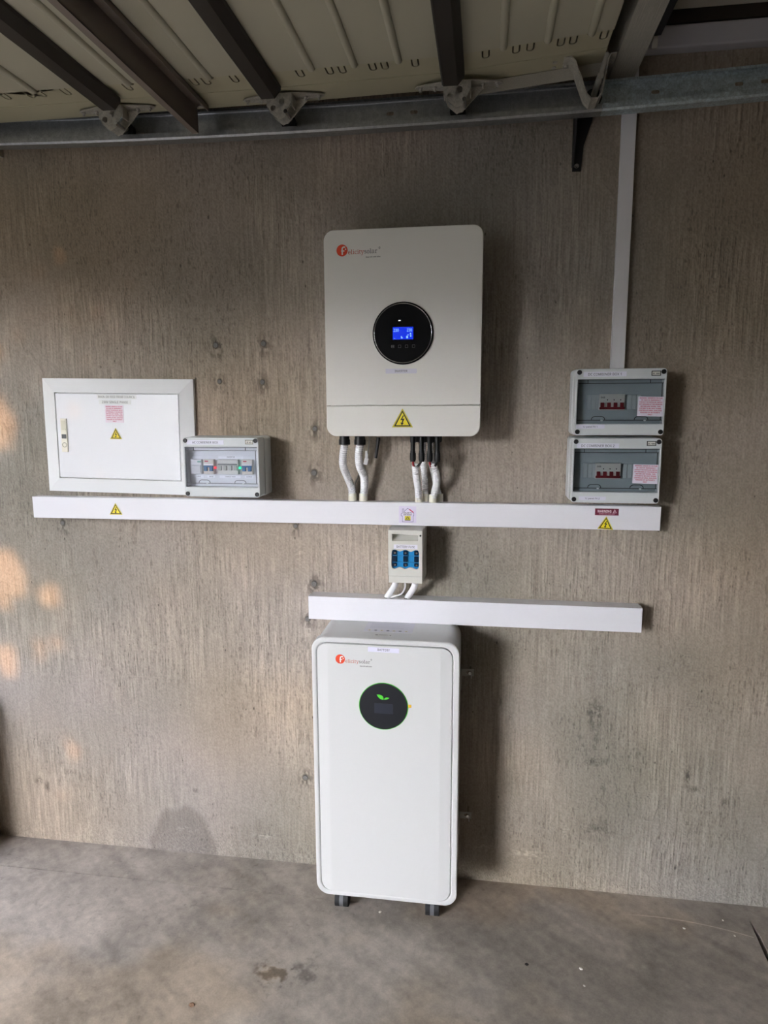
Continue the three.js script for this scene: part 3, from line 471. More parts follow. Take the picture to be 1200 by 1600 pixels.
// ---------------------------------------------------------------- combiner boxes
function combinerBox(label, x0, y0, kind) {
  const W = 0.227, H = 0.172, Dp = 0.110, cx = x0 + W / 2, cy = y0 + H / 2, b = thing('combiner_box', label, 'combiner box', [cx, y0, 0], 'grey combiner boxes with see-through windows');
  part(b, 'base', join([extr(rr(W + 0.004, H + 0.002, 0.010), 0.058, 0.002), at(box(W - 0.02, H - 0.02, 0.004), 0, 0, 0.058)]), M.greyBox, [cx, cy, 0.0005]);
  const wy0 = 0.029, wy1 = 0.145, s = rr(W, H, 0.009); s.holes.push(new THREE.Path(rr(W - 0.010, wy1 - wy0, 0.002, 0, (wy0 + wy1) / 2 - H / 2).getPoints(4)));
  const cover = part(b, 'cover', extr(s, Dp - 0.060, 0.0015), M.greyBox, [cx, cy, 0.060]);
  const wy = cy + (wy0 + wy1) / 2 - H / 2, ww = W - 0.010, wh = wy1 - wy0;
  part(b, 'inner_panel', join([at(box(ww, wh, 0.003), 0, 0, 0), at(box(ww - 0.02, 0.002, 0.004), 0, 0.030, 0.002), at(box(ww - 0.02, 0.002, 0.004), 0, -0.026, 0.002)]), kind === 'ac' ? mat('#dde0e6', 0.5) : M.greyInner, [cx, wy, 0.080]);
  for (const sx of [-1, 1]) for (const sy of [-1, 1]) { const p = part(cover, 'screw', join([cyl(0.0062, 0.003, 'z', 16), at(new THREE.TorusGeometry(0.0045, 0.0012, 5, 14), 0, 0, 0.0012)]), M.black, [cx + sx * (W / 2 - 0.0085), cy + sy * (H / 2 - 0.009), Dp + 0.0005]); }
  // hinged window
  const pane = kind === 'ac' ? M.clearPane : M.smoked, line = mat(kind === 'ac' ? '#7d8288' : '#1d2124', 0.3), zf = Dp - 0.003;
  const win = part(b, 'window', new THREE.PlaneGeometry(ww - 0.002, wh - 0.002), pane, [cx, wy, zf]);
  const top = wh / 2 - 0.0105, bot = -wh / 2 + 0.0105;
  part(win, 'window_frame', join([at(rbox(ww - 0.004, 0.0018, 0.003, 0.0006), 0, top, 0), at(rbox(ww - 0.004, 0.0018, 0.003, 0.0006), 0, bot, 0), at(rbox(0.0018, wh - 0.021, 0.003, 0.0006), ww / 2 - 0.005, 0, 0), at(rbox(0.0015, wh - 0.004, 0.003, 0.0006), -ww / 2 + 0.0015, 0, 0), at(rbox(ww, 0.0016, 0.003, 0.0006), 0, wh / 2 - 0.0012, 0)]), line, [cx, wy, zf + 0.001]);
  for (const hx of [-0.38, 0.34]) part(win, 'hinge_lug', rbox(0.0016, 0.008, 0.003, 0.0005), line, [cx + hx * ww, wy + wh / 2 - 0.006, zf + 0.001]);
  for (const hx of [-0.245, 0.255]) {
    const w2 = 0.017, hh = 0.009, px = cx + hx * ww, py = wy + bot;
    part(win, 'finger_tab', tubeAlong([[-w2, 0, 0], [-w2 + 0.001, hh * 0.55, 0], [-w2 + 0.006, hh, 0], [0, hh + 0.0006, 0], [w2 - 0.006, hh, 0], [w2 - 0.001, hh * 0.55, 0], [w2, 0, 0]], 0.0010, 28, 6), line, [px, py, zf + 0.0012]);
    part(win, 'latch', rbox(0.006, 0.004, 0.003, 0.001), M.greyBox, [px + 0.009, py - 0.001, zf + 0.002]);
  }
  // printed labels
  const lx = kind === 'ac' ? cx - 0.045 : cx - (kind === 'dc1' ? 0.041 : 0.049);
  sticker(cover, 'label', kind === 'ac' ? 0.112 : 0.108, 0.0125, [lx, y0 + (kind === 'dc2' ? 0.1525 : 0.158), Dp + 0.0005], paperLabel([kind === 'ac' ? 'AC COMBINER BOX' : 'DC COMBINER BOX ' + kind[2]], '#e4e5f2', '#3f4150', 0.72));
  sticker(cover, 'rating_label', 0.0235, 0.0125, [cx + W / 2 - 0.027, y0 + 0.159, Dp + 0.0005], (x, w, h) => { x.fillStyle = '#e6e6de'; x.fillRect(0, 0, w, h); x.strokeStyle = kind === 'ac' ? '#8a8a80' : '#16171a'; x.lineWidth = h * 0.16; x.strokeRect(h * 0.08, h * 0.08, w - h * 0.16, h - h * 0.16); text(x, kind === 'ac' ? 'IP 65' : 'DC 1000', w / 2, h * 0.53, h * 0.5, '#26272b', 'bold', 'sans-serif', w * 0.74); });
  if (kind !== 'ac') {
    sticker(cover, 'label', kind === 'dc1' ? 0.073 : 0.070, 0.0105, [x0 + (kind === 'dc1' ? 0.041 : 0.056), y0 + (kind === 'dc1' ? 0.0225 : 0.012), Dp + 0.0005], paperLabel([kind === 'dc1' ? '12 panel PV 1' : '12 panel PV 2'], '#dcdcea', '#4d4f5c', 0.6));
    sticker(win, 'notice', 0.0635, 0.0505, kind === 'dc1' ? [0.4235, 1.488, Dp + 0.0012] : [0.4205, 1.312, Dp + 0.0012], redNotice('#ded9e6'), { label: 'white notice printed in red', turn: -0.02 });
  }
  // what is behind the window
  const zi = 0.0815, module = (name, mx, w, h, my, m, dp = 0.013) => part(b, name, rbox(w - 0.0006, h, dp, 0.0012), m, [mx, my, zi + dp / 2]);
  if (kind === 'ac') {
    const my = 1.319, h = 0.043;
    const spd = module('surge_protector', -0.832, 0.034, h, my, mat('#d3d5da', 0.5)); part(spd, 'front', rbox(0.029, 0.022, 0.004, 0.001), mat('#c6c9cf', 0.5), [-0.832, my - 0.006, zi + 0.0135]);
    sticker(spd, 'mark', 0.011, 0.005, [-0.822, my + 0.015, zi + 0.0133], (x, w, hh) => { x.fillStyle = '#7fa7a0'; x.fillRect(0, 0, w, hh); });
    for (const mx of [-0.794, -0.6775]) {
      const br = module('breaker', mx, 0.033, h, my, M.breaker);
      part(br, 'white_bar', rbox(0.031, 0.0045, 0.003, 0.001), M.pvc, [mx, my + 0.007, zi + 0.0135]);
      for (const tx of [-0.0085, 0.0085]) part(br, 'toggle', rbox(0.0105, 0.014, 0.006, 0.0015), M.toggleBlue, [mx + tx, my - 0.005, zi + 0.0145], 'blue breaker toggle');
      part(br, 'toggle_bridge', rbox(0.029, 0.005, 0.005, 0.001), M.toggleBlue, [mx, my + 0.0015, zi + 0.014]);
      sticker(br, 'mark', 0.013, 0.005, [mx - 0.006, my + 0.0165, zi + 0.0134], (x, w, hh) => { x.fillStyle = '#d8d6cf'; x.fillRect(0, 0, w, hh); x.fillStyle = '#b8304a'; x.fillRect(w * 0.1, hh * 0.2, w * 0.8, hh * 0.6); });
    }
    const q = module('changeover_switch', -0.736, 0.064, h, my, mat('#cbcdca', 0.5));
    for (let i = 0; i < 4; i++) part(q, 'toggle', rbox(0.010, 0.014, 0.005, 0.001), mat('#aeb3b0', 0.5), [-0.759 + i * 0.0157, my - 0.003, zi + 0.0145]);
    part(q, 'toggle_rail', rbox(0.058, 0.004, 0.003, 0.001), mat('#737a78', 0.5), [-0.736, my + 0.0075, zi + 0.0135]);
    const lamp = (nm, x, c, e) => part(b, nm, new THREE.SphereGeometry(0.0044, 14, 10), mat(c, 0.4, 0, { emissive: c, emissiveIntensity: e }), [x, my - 0.002, zi + 0.0145]);
    lamp('red_indicator_light', -0.773, '#ff4a58', 0.09); lamp('green_indicator_light', -0.698, '#35ffc0', 0.11);
    sticker(b, 'label', 0.076, 0.0095, [-0.730, 1.347, zi + 0.0005], paperLabel(['INVERTER'], '#eceef5', '#6b6d78', 0.6));
    for (const [a, w2, s2] of [[-0.831, 0.030, 'SURGE'], [-0.792, 0.024, 'MAIN'], [-0.734, 0.064, 'CHANGE OVER'], [-0.676, 0.026, 'OUTPUT']]) sticker(b, 'label', w2, 0.008, [a, 1.2895, zi + 0.0005], paperLabel([s2], '#eceef5', '#6b6d78', 0.6));
  } else {
    const my = kind === 'dc1' ? 1.4995 : 1.3175, h = 0.042, mx = kind === 'dc1' ? 0.330 : 0.328;
    for (const [a, n] of [[mx - 0.0465, 3], [mx + 0.0565, 3]]) for (let i = 0; i < n; i++) module('blanking_module', a - 0.012 + i * 0.0118, 0.0118, h - 0.004, my, M.blank, 0.009);
    const iso = module('isolator', mx, 0.066, h, my, M.breaker, 0.014);
    for (let i = 0; i < 4; i++) part(iso, 'toggle', rbox(0.0092, 0.012, 0.007, 0.0012), M.toggleRed, [mx - 0.025 + i * 0.0166, my - 0.007, zi + 0.0155], 'dark red isolator toggle');
    part(iso, 'toggle_bridge', rbox(0.064, 0.0062, 0.006, 0.0012), M.toggleRed, [mx, my - 0.0155, zi + 0.0150], 'dark red toggle bar');
    for (let i = 0; i < 3; i++) part(iso, 'indicator_mark', cyl(0.0016, 0.001, 'z', 8), M.black, [mx - 0.012 + i * 0.0166, my + 0.006, zi + 0.0143]);
    sticker(iso, 'mark', 0.014, 0.009, [mx - 0.024, my + 0.0125, zi + 0.0143], (x, w, hh) => { x.fillStyle = '#d8d6cf'; x.fillRect(0, 0, w, hh); text(x, 'C63', w / 2, hh / 2, hh * 0.7, '#3b3b3b', 'bold'); });
  }
  return b;
}
combinerBox('grey box with clear window, breakers and lit indicators beside the distribution board', -0.863, 1.233, 'ac');
combinerBox('upper of the two stacked grey combiner boxes with smoked windows', 0.2335, 1.4135, 'dc1');
combinerBox('lower of the two stacked grey combiner boxes, standing on the trunking', 0.2315, 1.2335, 'dc2');

// ---------------------------------------------------------------- inverter
{
  const x0 = -0.427, x1 = -0.0125, y0 = 1.4115, y1 = 1.9455, cx = (x0 + x1) / 2, W = x1 - x0, zf = 0.150, seam = 1.4935;
  const v = thing('inverter', 'off-white wall inverter with round black display and blue screen', 'inverter', [cx, y0, 0]);
  part(v, 'body', at(extr(rr(W - 0.012, y1 - y0 - 0.012, 0.022), 0.108, 0.002), 0, 0, 0), M.casingInv, [cx, (y0 + y1) / 2, 0.014]);
  part(v, 'mounting_plate', box(W - 0.12, 0.36, 0.014), M.zinc, [cx, 1.70, 0.0072]);
  const hu = y1 - seam - 0.0006, hl = seam - y0 - 0.0006;
  const up = part(v, 'front_cover', extr(rr(W, hu, [0.027, 0.027, 0, 0]), 0.032, 0.0022, 10), M.casingInv, [cx, y1 - hu / 2, zf - 0.032]);
  const lo = part(v, 'lower_cover', extr(rr(W, hl, [0, 0, 0.027, 0.027]), 0.032, 0.0022, 10), M.casingInv, [cx, y0 + hl / 2, zf - 0.032]);
  const dx = -0.2175, dy = 1.6805;
  const disc = part(v, 'display_bezel', (() => { const g = new THREE.LatheGeometry([[0, 0], [0.0802, 0], [0.0802, 0.004], [0.0790, 0.0052], [0.0765, 0.0052], [0.0755, 0.0046], [0, 0.0046]].map(([a, b]) => new THREE.Vector2(a, b)), 72); g.rotateX(Math.PI / 2); return g; })(), M.blackGloss, [dx, dy, zf - 0.0005], 'round black display panel');
  part(disc, 'trim_ring', new THREE.TorusGeometry(0.0757, 0.0011, 8, 80), M.chrome, [dx, dy, zf + 0.0047], 'thin silver ring');
  const lcd = canvasTex(0.054, 0.0315, (x, w, h) => {
    x.fillStyle = '#0a2fd8'; x.fillRect(0, 0, w, h); x.fillStyle = '#8fc4ff';
    x.font = `bold ${h * 0.34}px monospace`; x.textAlign = 'left'; x.textBaseline = 'middle'; x.fillText('230', w * 0.03, h * 0.25, w * 0.27); x.fillText('230', w * 0.68, h * 0.25, w * 0.27);
    x.fillRect(w * 0.06, h * 0.88, w * 0.05, h * 0.06); x.fillRect(w * 0.40, h * 0.72, w * 0.04, h * 0.2); x.fillRect(w * 0.44, h * 0.82, w * 0.05, h * 0.1);
    x.fillRect(w * 0.66, h * 0.72, w * 0.09, h * 0.2); x.fillRect(w * 0.70, h * 0.62, w * 0.10, h * 0.05); x.fillRect(w * 0.84, h * 0.48, w * 0.06, h * 0.14); x.fillRect(w * 0.85, h * 0.66, w * 0.06, h * 0.14);
  }, 6000);
  part(disc, 'screen', box(0.054, 0.0315, 0.0006), mat('#02040c', 0.3, 0, { emissive: 0xffffff, emissiveMap: lcd, emissiveIntensity: 0.15 }), [dx + 0.0005, dy, zf + 0.0045], 'blue backlit screen');
  sticker(disc, 'print', 0.075, 0.088, [dx + 0.001, dy - 0.003, zf + 0.0043], (x, w, h) => {
    x.clearRect(0, 0, w, h); x.strokeStyle = '#8d8d90'; x.lineWidth = w * 0.009;
    for (let i = 0; i < 4; i++) { const c = w * (0.13 + 0.245 * i), y = h * 0.845; x.strokeRect(c - w * 0.045, y - w * 0.045, w * 0.09, w * 0.09); text(x, ['ESC', '▲', '▼', '↵'][i], c, y, w * 0.05, '#9a9a9c', 'bold'); text(x, ['', '', '', ''][i], c, y, 8, '#555'); }
    for (let i = 0; i < 4; i++) text(x, ['▮', '◑', '☐', '△'][i], w * (0.20 + 0.195 * i), h * 0.095, w * 0.08, '#4c4d50', 'bold');
  }, { clear: true, rough: 0.6 });
  part(disc, 'status_light', rbox(0.006, 0.0024, 0.001, 0.0004), mat('#ffffff', 0.4, 0, { emissive: 0xffffff, emissiveIntensity: 0.12 }), [dx - 0.0085, dy + 0.0325, zf + 0.0045]);
  sticker(up, 'label', 0.083, 0.0125, [-0.2225, 1.5835, zf + 0.0005], paperLabel(['INVERTER'], '#dcdbe6', '#4b4b52', 0.62));
  sticker(up, 'logo', 0.118, 0.040, [-0.334, 1.8905, zf + 0.0005], logo, { clear: true, turn: 0.015, ppm: 5000 });
  sticker(lo, 'warning_sticker', 0.056, 0.050, [-0.219, 1.4605, zf + 0.0005], triangleSticker, { clear: true, label: 'yellow triangle electrical hazard sticker' });
  // cable glands under the case
  for (const gx of [-0.3915, -0.3475]) part(v, 'cable_gland', join([at(cyl(0.0145, 0.014, 'y', 12), 0, 0.006, 0), at(cyl(0.0165, 0.014, 'y', 8), 0, -0.008, 0)]), M.black, [gx, 1.400, 0.085], 'black cable gland');
  for (const gx of [-0.177, -0.139]) part(v, 'gland_block', join([rbox(0.040, 0.022, 0.03, 0.003)]), M.black, [gx, 1.402, 0.060]);
}
single('antenna', cyl(0.0042, 0.060, 'y', 10, 0.0055), M.black, [-0.3045, 1.3735, 0.045], 'short black antenna rod hanging under the inverter', 'antenna').rotation.z = -0.14;
// flexible conduits between the inverter and the trunking
function flexConduit(label, pts, r, bush) {
  const p0 = pts[pts.length - 1], t = thing('flexible_conduit', label, 'conduit', [p0[0], 1.217, p0[2]], 'white corrugated conduits under the inverter');
  part(t, 'hose', corrugated(pts, r), M.pvc, [0, 0, 0]);
  part(t, 'bush', join([at(cyl(r * 1.22, 0.022, 'y', 18, r * 1.12), 0, 0.011, 0)]), M.cream, [p0[0], 1.2172, p0[2]], 'cream plastic bush');
  return t;
}
flexConduit('leftmost white corrugated conduit under the inverter', [[-0.3915, 1.3845, 0.085], [-0.3975, 1.355, 0.080], [-0.400, 1.325, 0.070], [-0.392, 1.290, 0.050], [-0.384, 1.258, 0.034], [-0.3815, 1.225, 0.030]], 0.0102);
flexConduit('white corrugated conduit second from the left under the inverter', [[-0.3475, 1.3845, 0.085], [-0.3525, 1.355, 0.080], [-0.352, 1.325, 0.070], [-0.343, 1.290, 0.050], [-0.345, 1.258, 0.034], [-0.3485, 1.225, 0.030]], 0.0105);
flexConduit('short white corrugated conduit below the left red wire', [[-0.1905, 1.329, 0.092], [-0.189, 1.30, 0.080], [-0.1865, 1.265, 0.055], [-0.1855, 1.225, 0.036]], 0.0092);
flexConduit('bowed white corrugated conduit below the right red wire', [[-0.1425, 1.334, 0.092], [-0.133, 1.305, 0.082], [-0.132, 1.275, 0.060], [-0.1385, 1.25, 0.042], [-0.1445, 1.222, 0.036]], 0.0098);
flexConduit('white conduit behind the black connectors, nearest the wall', [[-0.1735, 1.390, 0.045], [-0.1745, 1.34, 0.036], [-0.170, 1.29, 0.022], [-0.167, 1.225, 0.016]], 0.0086);
flexConduit('white conduit half hidden behind the bowed one', [[-0.152, 1.390, 0.045], [-0.151, 1.34, 0.030], [-0.142, 1.29, 0.018], [-0.126, 1.225, 0.016]], 0.0086);
// plug connectors on the solar cables
[[-0.196, 0, 'red'], [-0.172, 0, 'black'], [-0.1495, 1, 'red'], [-0.1285, 1, 'black']].forEach(([x, side, c], i) => {
  const label = [['leftmost black plug connector with a red wire under the inverter', 'black plug connector with a black wire, second from left'], ['black plug connector with a red wire, third from left', 'rightmost black plug connector under the inverter']][side][i % 2];
  const t = thing('plug_connector', label, 'connector', [x, 1.340, 0.1], 'black plug connectors under the inverter');
  part(t, 'body', join([at(cyl(0.0078, 0.020, 'y', 12), 0, 0.062, 0), at(cyl(0.0064, 0.030, 'y', 12), 0, 0.040, 0), at(cyl(0.0074, 0.006, 'y', 12), 0, 0.026, 0), at(rbox(0.004, 0.03, 0.018, 0.001), 0, 0.045, 0)]), M.black, [x, 1.340, 0.1]);
  part(t, 'nut', join([at(cyl(0.0086, 0.019, 'y', 10), 0, 0.0135, 0), at(cyl(0.0074, 0.005, 'y', 12), 0, 0.002, 0)]), M.rubber, [x, 1.340, 0.1]);
  const tx = side ? -0.1425 : -0.1905, ex = tx + (c === 'red' ? -0.003 : 0.004);
  part(t, 'wire', tubeAlong([[x, 1.345, 0.1], [x * 0.7 + ex * 0.3, 1.334, 0.1], [ex, 1.322, 0.091]], 0.0032, 12, 8), c === 'red' ? M.redWire : M.black, [0, 0, 0], c + ' wire');
});
{
  const t = thing('thin_cable', 'thin grey earth wire with a white tag behind the conduits', 'cable', [-0.36, 1.217, 0.012]);
  part(t, 'wire', tubeAlong([[-0.328, 1.405, 0.03], [-0.338, 1.352, 0.02], [-0.350, 1.325, 0.012], [-0.368, 1.285, 0.010], [-0.378, 1.262, 0.009], [-0.372, 1.235, 0.010], [-0.362, 1.2175, 0.012]], 0.0020, 40, 8), mat('#8d8a86', 0.5), [0, 0, 0]);
  const tag = part(t, 'tag', rbox(0.012, 0.020, 0.004, 0.003), M.pvc, [-0.342, 1.332, 0.018], 'white tag'); tag.rotation.z = -0.25;
  part(t, 'ferrule', cyl(0.0042, 0.022, 'y', 8), M.pvc, [-0.3395, 1.352, 0.020]);
}

// ---------------------------------------------------------------- battery fuse switch
{
  const x0 = -0.2635, x1 = -0.1665, y0 = 0.992, y1 = 1.1485, cx = (x0 + x1) / 2, W = x1 - x0, zf = 0.118;
  const f = thing('battery_fuse', 'pale grey fuse switch with bright blue window above the lower trunking', 'fuse switch', [cx, y0, 0]);
  part(f, 'base', rbox(W + 0.004, y1 - y0 - 0.004, 0.070, 0.003), M.fuseGrey, [cx, (y0 + y1) / 2, 0.0355]);
  const s = rr(W, y1 - 1.016, 0.002, 0, (y1 + 1.016) / 2); 
  const hole = (pts) => s.holes.push(new THREE.Path(pts.map((p) => new THREE.Vector2(...p))));
  hole([[-0.037, 1.137], [0.036, 1.135], [0.036, 1.120], [-0.037, 1.118]].reverse());
  const sc = []; const bw = 0.039, yt = 1.0915, yb = 1.0385;
  for (let i = 0; i <= 48; i++) { const u = i / 48; sc.push([-bw + 2 * bw * u, yt - 0.0016 + 0.0026 * Math.cos((u - 0.5) * Math.PI * 2 / 0.39) - (Math.min(u, 1 - u) < 0.05 ? (0.05 - Math.min(u, 1 - u)) ** 2 * 2.6 : 0)]); }
  for (let i = 48; i >= 0; i--) { const u = i / 48; sc.push([-bw + 2 * bw * u, yb + 0.0016 - 0.0026 * Math.cos((u - 0.5) * Math.PI * 2 / 0.39) + (Math.min(u, 1 - u) < 0.05 ? (0.05 - Math.min(u, 1 - u)) ** 2 * 2.6 : 0)]); }
  hole(sc);
  const lid = part(f, 'lid', extr(s, 0.046, 0.0012), M.fuseGrey, [cx, 0, zf - 0.046]);
  const cov = part(f, 'lower_cover', (() => { const g = extr(poly([[0.0, 1.0155], [0.0, 0.992], [0.010, 0.992], [0.046, 0.9965], [0.0455, 1.0155]]), W - 0.002); g.rotateY(-Math.PI / 2); g.translate((W - 0.002) / 2, 0, 0); return g; })(), M.fuseGrey, [cx, 0, zf - 0.047]);
  part(f, 'handle_recess', (() => { const g = extr(poly([[0.005, 1.137], [0.020, 1.129], [0.040, 1.116], [0.0, 1.116], [0, 1.137]]), 0.073); g.rotateY(-Math.PI / 2); g.translate(0.0365, 0, 0); return g; })(), M.fuseGrey, [cx, 0, zf - 0.044]);
  const blue = part(f, 'blue_window', box(0.080, 0.056, 0.004), M.blue, [cx, 1.065, zf - 0.008], 'bright blue window panel');
  for (const py of [[1.0835, 0.014], [1.0655, 0.016], [1.0490, 0.010]]) for (const px of [-0.0305, 0.0, 0.031]) part(blue, 'view_port', join([rbox(0.0125, py[1], 0.007, 0.002)]), M.podGlass, [cx + px, py[0], zf - 0.0045], 'dark see-through port');
  for (const ly of [1.0745, 1.0565]) part(blue, 'ridge', box(0.078, 0.0008, 0.002), mat('#0a5f8b', 0.4), [cx, ly, zf - 0.0055]);
  for (const px of [-0.0305, 0.0, 0.031]) for (const py of [1.0835, 1.0485]) part(blue, 'contact_screw', cyl(0.0028, 0.001, 'z', 10), M.chrome, [cx + px + 0.001, py, zf - 0.0008]);
  sticker(lid, 'label', 0.067, 0.0125, [cx + 0.001, 1.1015, zf + 0.0004], paperLabel(['BATTERY FUSE'], '#e3e2ee', '#43434e', 0.66));
  part(lid, 'latch_button', cyl(0.0028, 0.002, 'z', 10), M.black, [x1 - 0.006, 1.134, zf]);
  // cables that leave it for the lower trunking
  const cab = (label, pts, r, m) => { const t = thing('battery_cable', label, 'cable', pts[pts.length - 1], 'white cables below the fuse switch'); part(t, 'sheath', r > 0.004 ? corrugated(pts, r, 0.005, 0.0005) : tubeAlong(pts, r, 30, 8), m, [0, 0, 0]); const e = pts[pts.length - 1]; part(t, 'entry_ring', cyl(r * 1.25, 0.002, 'y', 16), M.blackMatte, [e[0] + 0.002, 0.9322, e[2]]); };
  cab('white cable leaving the left underside of the fuse switch', [[-0.244, 0.998, 0.085], [-0.252, 0.975, 0.072], [-0.268, 0.948, 0.056], [-0.278, 0.932, 0.044]], 0.0088, M.pvc);
  cab('white cable leaving the right underside of the fuse switch', [[-0.188, 0.998, 0.085], [-0.194, 0.975, 0.072], [-0.208, 0.948, 0.056], [-0.218, 0.932, 0.044]], 0.0088, M.pvc);
  cab('thin white wire looping below the fuse switch', [[-0.221, 0.998, 0.080], [-0.221, 0.972, 0.072], [-0.232, 0.950, 0.062], [-0.256, 0.938, 0.055], [-0.272, 0.933, 0.050]], 0.0026, M.pvc);
}

// ---------------------------------------------------------------- battery on castors
{
  const x0 = -0.4665, x1 = -0.0555, y0 = 0.071, y1 = 0.8625, cx = (x0 + x1) / 2, cy = (y0 + y1) / 2, W = x1 - x0, H = y1 - y0, zf = 0.220, R = 0.038;
  const b = thing('battery', 'tall off-white floor battery with round black display, on small castors', 'battery', [cx, 0, 0.11]);
  part(b, 'body', extr(rr(W - 0.006, H - 0.006, R), 0.158, 0.002, 12), M.casing, [cx, cy, 0.030]);
  const ring = rr(W, H, R); ring.holes.push(new THREE.Path(rr(0.375 + 0.004, 0.758 + 0.004, 0.031, -0.263 - cx, 0.4665 - cy).getPoints(14)));
  const cover = part(b, 'front_cover', join([extr(ring, 0.034, 0.004, 14), at(extr(rr(W - 0.02, H - 0.02, R - 0.01), 0.024, 0, 10), 0, 0, 0.001)]), M.casing, [cx, cy, zf - 0.036]);
  // raised face: flat in the middle, its long sides folded back a little
  const face = (w, h, r, z, xc, dz) => {
    const nx = 48, ny = 72, pos = [], idx = [];
    for (let j = 0; j <= ny; j++) { const v = -1 + 2 * j / ny, t = Math.sign(v) * (1 - (1 - Math.abs(v)) ** 1.6), y = t * h / 2, e = Math.abs(y) - (h / 2 - r), hw = w / 2 - (e > 0 ? r - Math.sqrt(Math.max(0, r * r - e * e)) : 0); for (let i = 0; i <= nx; i++) { const x = (-1 + 2 * i / nx) * hw, a = Math.abs(x) - xc; pos.push(x, y, z - (a > 0 ? a / (w / 2 - xc) * dz : 0)); } }
    for (let j = 0; j < ny; j++) for (let i = 0; i < nx; i++) { const a = j * (nx + 1) + i; idx.push(a, a + 1, a + nx + 2, a, a + nx + 2, a + nx + 1); }
    const rim = []; for (let i = 0; i < nx; i++) rim.push(i); for (let j = 0; j < ny; j++) rim.push(j * (nx + 1) + nx); for (let i = nx; i > 0; i--) rim.push(ny * (nx + 1) + i); for (let j = ny; j > 0; j--) rim.push(j * (nx + 1));
    const b0 = pos.length / 3; for (const k of rim) pos.push(pos[k * 3], pos[k * 3 + 1], -0.030);
    for (let k = 0; k < rim.length; k++) { const n = (k + 1) % rim.length; idx.push(rim[k], b0 + k, b0 + n, rim[k], b0 + n, rim[n]); }
    const g = new THREE.BufferGeometry(); g.setAttribute('position', new THREE.Float32BufferAttribute(pos, 3)); g.setIndex(idx); const n = g.toNonIndexed(); n.computeVertexNormals(); return uvFrom(n, (x) => x, (x, y) => y);
  };
  const fx0 = -0.4505, fx1 = -0.0755, fy0 = 0.0875, fy1 = 0.8455, fw = fx1 - fx0, fh = fy1 - fy0, fr = 0.030;
  const panel = part(b, 'face_panel', face(fw, fh, fr, 0, 0.156, 0.0034), M.casing, [(fx0 + fx1) / 2, (fy0 + fy1) / 2, zf + 0.0005]);
  const z = zf + 0.0008, dx = -0.2640, dy = 0.6715;
  const disc = part(b, 'display_bezel', (() => { const g = new THREE.LatheGeometry([[0, 0], [0.0672, 0], [0.0672, 0.0022], [0.066, 0.003], [0, 0.003]].map(([a, c]) => new THREE.Vector2(a, c)), 64); g.rotateX(Math.PI / 2); return g; })(), mat('#15181f', 0.4), [dx, dy, z - 0.0004], 'round black display panel');
  part(disc, 'trim_ring', new THREE.TorusGeometry(0.0675, 0.0011, 8, 72), M.green, [dx, dy, z + 0.0010], 'thin green ring');
  part(disc, 'screen', rbox(0.052, 0.029, 0.0006, 0.0002), mat('#2b2f3b', 0.35), [dx + 0.001, dy - 0.006, z + 0.0028], 'small grey screen, switched off');
  const leaf = (pts, nm) => { const s = new THREE.Shape(); s.moveTo(...pts[0]); s.quadraticCurveTo(...pts[1], ...pts[2]); s.quadraticCurveTo(...pts[3], ...pts[0]); part(disc, nm, extr(s, 0.0005, 0, 8), mat('#57d63c', 0.5), [dx, dy, z + 0.0027], 'green leaf emblem'); };
  leaf([[-0.018, 0.034], [0.002, 0.036], [0.001, 0.020], [-0.012, 0.020]], 'leaf_mark'); leaf([[0.002, 0.021], [0.006, 0.030], [0.017, 0.026], [0.010, 0.019]], 'leaf_mark');
  part(panel, 'button', rbox(0.009, 0.009, 0.002, 0.001), mat('#e0b32a', 0.4), [-0.1905, 0.6755, z - 0.0008], 'small yellow tab');
  sticker(panel, 'label', 0.086, 0.0135, [-0.263, 0.834, z], paperLabel(['BATTERY'], '#e2e1f2', '#4b4b58', 0.66), { turn: -0.012 });
  sticker(panel, 'logo', 0.104, 0.036, [-0.346, 0.7985, z], logo, { clear: true, ppm: 5000 });
  const tl = sticker(b, 'top_label', 0.140, 0.085, [-0.262, y1 - 0.0025, 0.105], (x, w, h) => {
    x.fillStyle = '#d3d3dc'; x.fillRect(0, 0, w, h); x.fillStyle = '#b9b9c6'; for (let i = 0; i < 9; i++) x.fillRect(w * 0.1, h * (0.12 + 0.062 * i), w * (0.6 + 0.2 * ((i * 7) % 3) / 2), h * 0.02);
    for (let i = 0; i < 7; i++) { x.fillStyle = i % 2 ? '#8f8f9a' : '#d9d2b8'; x.beginPath(); x.arc(w * (0.12 + 0.125 * i), h * 0.87, h * 0.055, 0, 7); x.fill(); x.fillStyle = '#4c4c55'; x.fillRect(w * (0.11 + 0.125 * i), h * 0.85, w * 0.02, h * 0.04); }
  }, { label: 'printed data label' }); tl.rotation.x = -Math.PI / 2;
  const sl = sticker(b, 'serial_label', 0.048, 0.012, [-0.270, y1 - 0.0025, 0.175], (x, w, h) => { x.fillStyle = '#cfcfcb'; x.fillRect(0, 0, w, h); x.fillStyle = '#77777c'; x.fillRect(w * 0.04, h * 0.3, w * 0.14, h * 0.4); x.fillRect(w * 0.25, h * 0.25, w * 0.5, h * 0.12); x.fillRect(w * 0.88, h * 0.25, w * 0.06, h * 0.5); }); sl.rotation.x = -Math.PI / 2;
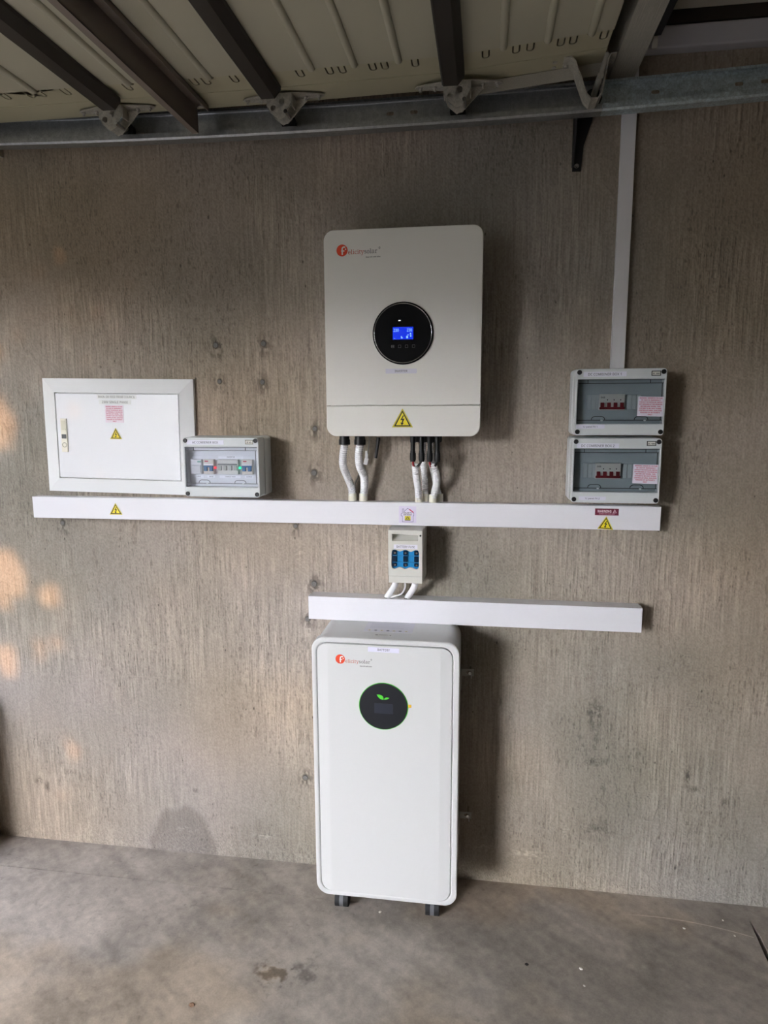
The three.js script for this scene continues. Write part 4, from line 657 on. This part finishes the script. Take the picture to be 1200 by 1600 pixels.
  // steel wall fixings at the right side
  for (const y of [0.7115, 0.2515]) {
    const k = part(b, 'fixing_bracket', (() => { const s = poly([[0, -0.0105], [0.038, -0.0105], [0.038, 0.0105], [0, 0.0105]]); const p = new THREE.Path(); p.absellipse(0.024, 0, 0.009, 0.006, 0, Math.PI * 2, true); s.holes.push(p); return join([extr(s, 0.0025, 0, 10), at(box(0.0025, 0.045, 0.05), 0.002, -0.012, 0.025)]); })(), M.zinc, [-0.0575, y, 0.046], 'zinc-plated fixing bracket');
    part(k, 'bolt', join([cyl(0.0055, 0.010, 'z', 6), at(cyl(0.003, 0.05, 'z', 8), 0, 0, -0.022)]), M.chrome, [-0.0300, y, 0.050]);
    const hk = part(k, 'hook', cyl(0.0020, 0.020, 'y', 8), M.chrome, [-0.026, y - 0.006, 0.054]);
  }
  for (const x of [-0.400, -0.128]) for (const zz of [0.165, 0.060]) {
    const c = part(b, 'castor', join([at(box(0.036, 0.004, 0.036), 0, 0.0705, 0), at(cyl(0.008, 0.016, 'y', 12), 0, 0.062, 0), at(rbox(0.020, 0.03, 0.03, 0.004), 0, 0.042, -0.004)]), M.black, [x, 0, zz], 'black twin-wheel castor');
    for (const s of [-1, 1]) part(c, 'wheel', join([cyl(0.0255, 0.014, 'x', 24), at(cyl(0.014, 0.0165, 'x', 16), 0, 0, 0)]), M.rubber, [x + s * 0.0128, 0.0256, zz]);
    part(c, 'wheel_guard', cyl(0.0252, 0.0115, 'x', 20), mat('#66676b', 0.4), [x, 0.0256, zz]);
  }
}

// ---------------------------------------------------------------- crate just outside the left edge, whose shade falls on the wall
{
  const c = thing('wooden_crate', 'narrow wooden crate against the wall left of the frame', 'crate', [-1.86, 0, 0.08]), wood = mat('#6b5844', 0.85);
  for (let i = 0; i < 5; i++) part(c, 'slat', rbox(0.40, 0.105, 0.014, 0.003), wood, [-1.86, 0.06 + i * 0.11, 0.150]);
  for (let i = 0; i < 5; i++) part(c, 'slat', rbox(0.40, 0.105, 0.014, 0.003), wood, [-1.86, 0.06 + i * 0.11, 0.010]);
  for (const x of [-2.052, -1.668]) part(c, 'end_board', rbox(0.014, 0.555, 0.124, 0.003), wood, [x, 0.2785, 0.08]);
  part(c, 'bottom', rbox(0.36, 0.012, 0.12, 0.003), wood, [-1.86, 0.009, 0.08]);
}

// ---------------------------------------------------------------- bits on the floor
{
  const chip = (s) => new THREE.IcosahedronGeometry(s, 0).scale(1, 0.5, 0.7);
  for (const [x, z, s, label] of [[-0.283, 0.183, 0.0055, 'tiny white chip on the floor in front of the battery castors'], [0.594, 0.124, 0.005, 'tiny white chip on the floor just below the long scratch'], [0.728, 0.133, 0.004, 'tiny white chip at the right end of the long floor scratch'], [0.281, 0.312, 0.006, 'larger white chip on the open floor right of the battery'], [0.282, 0.366, 0.004, 'tiny white chip on the floor nearest the bottom of the photo'], [0.715, 0.075, 0.0035, 'tiny white chip on the floor close to the wall, left of the open joint']])
    single('plaster_chip', chip(s), M.concreteChip, [x, s * 0.42, z], label, 'chip', 'white chips on the floor').rotation.y = x * 20;
  single('stone_chip', chip(0.009), M.stoneChip, [-0.705, 0.0036, 0.565], 'small brown stone chip near the bottom left of the floor', 'stone');
  single('stone_chip', chip(0.006), mat('#2a2724', 0.9), [0.138, 0.0025, 0.318], 'small dark stone chip right of the battery on the floor', 'stone');
}

renderer.render(scene, camera);
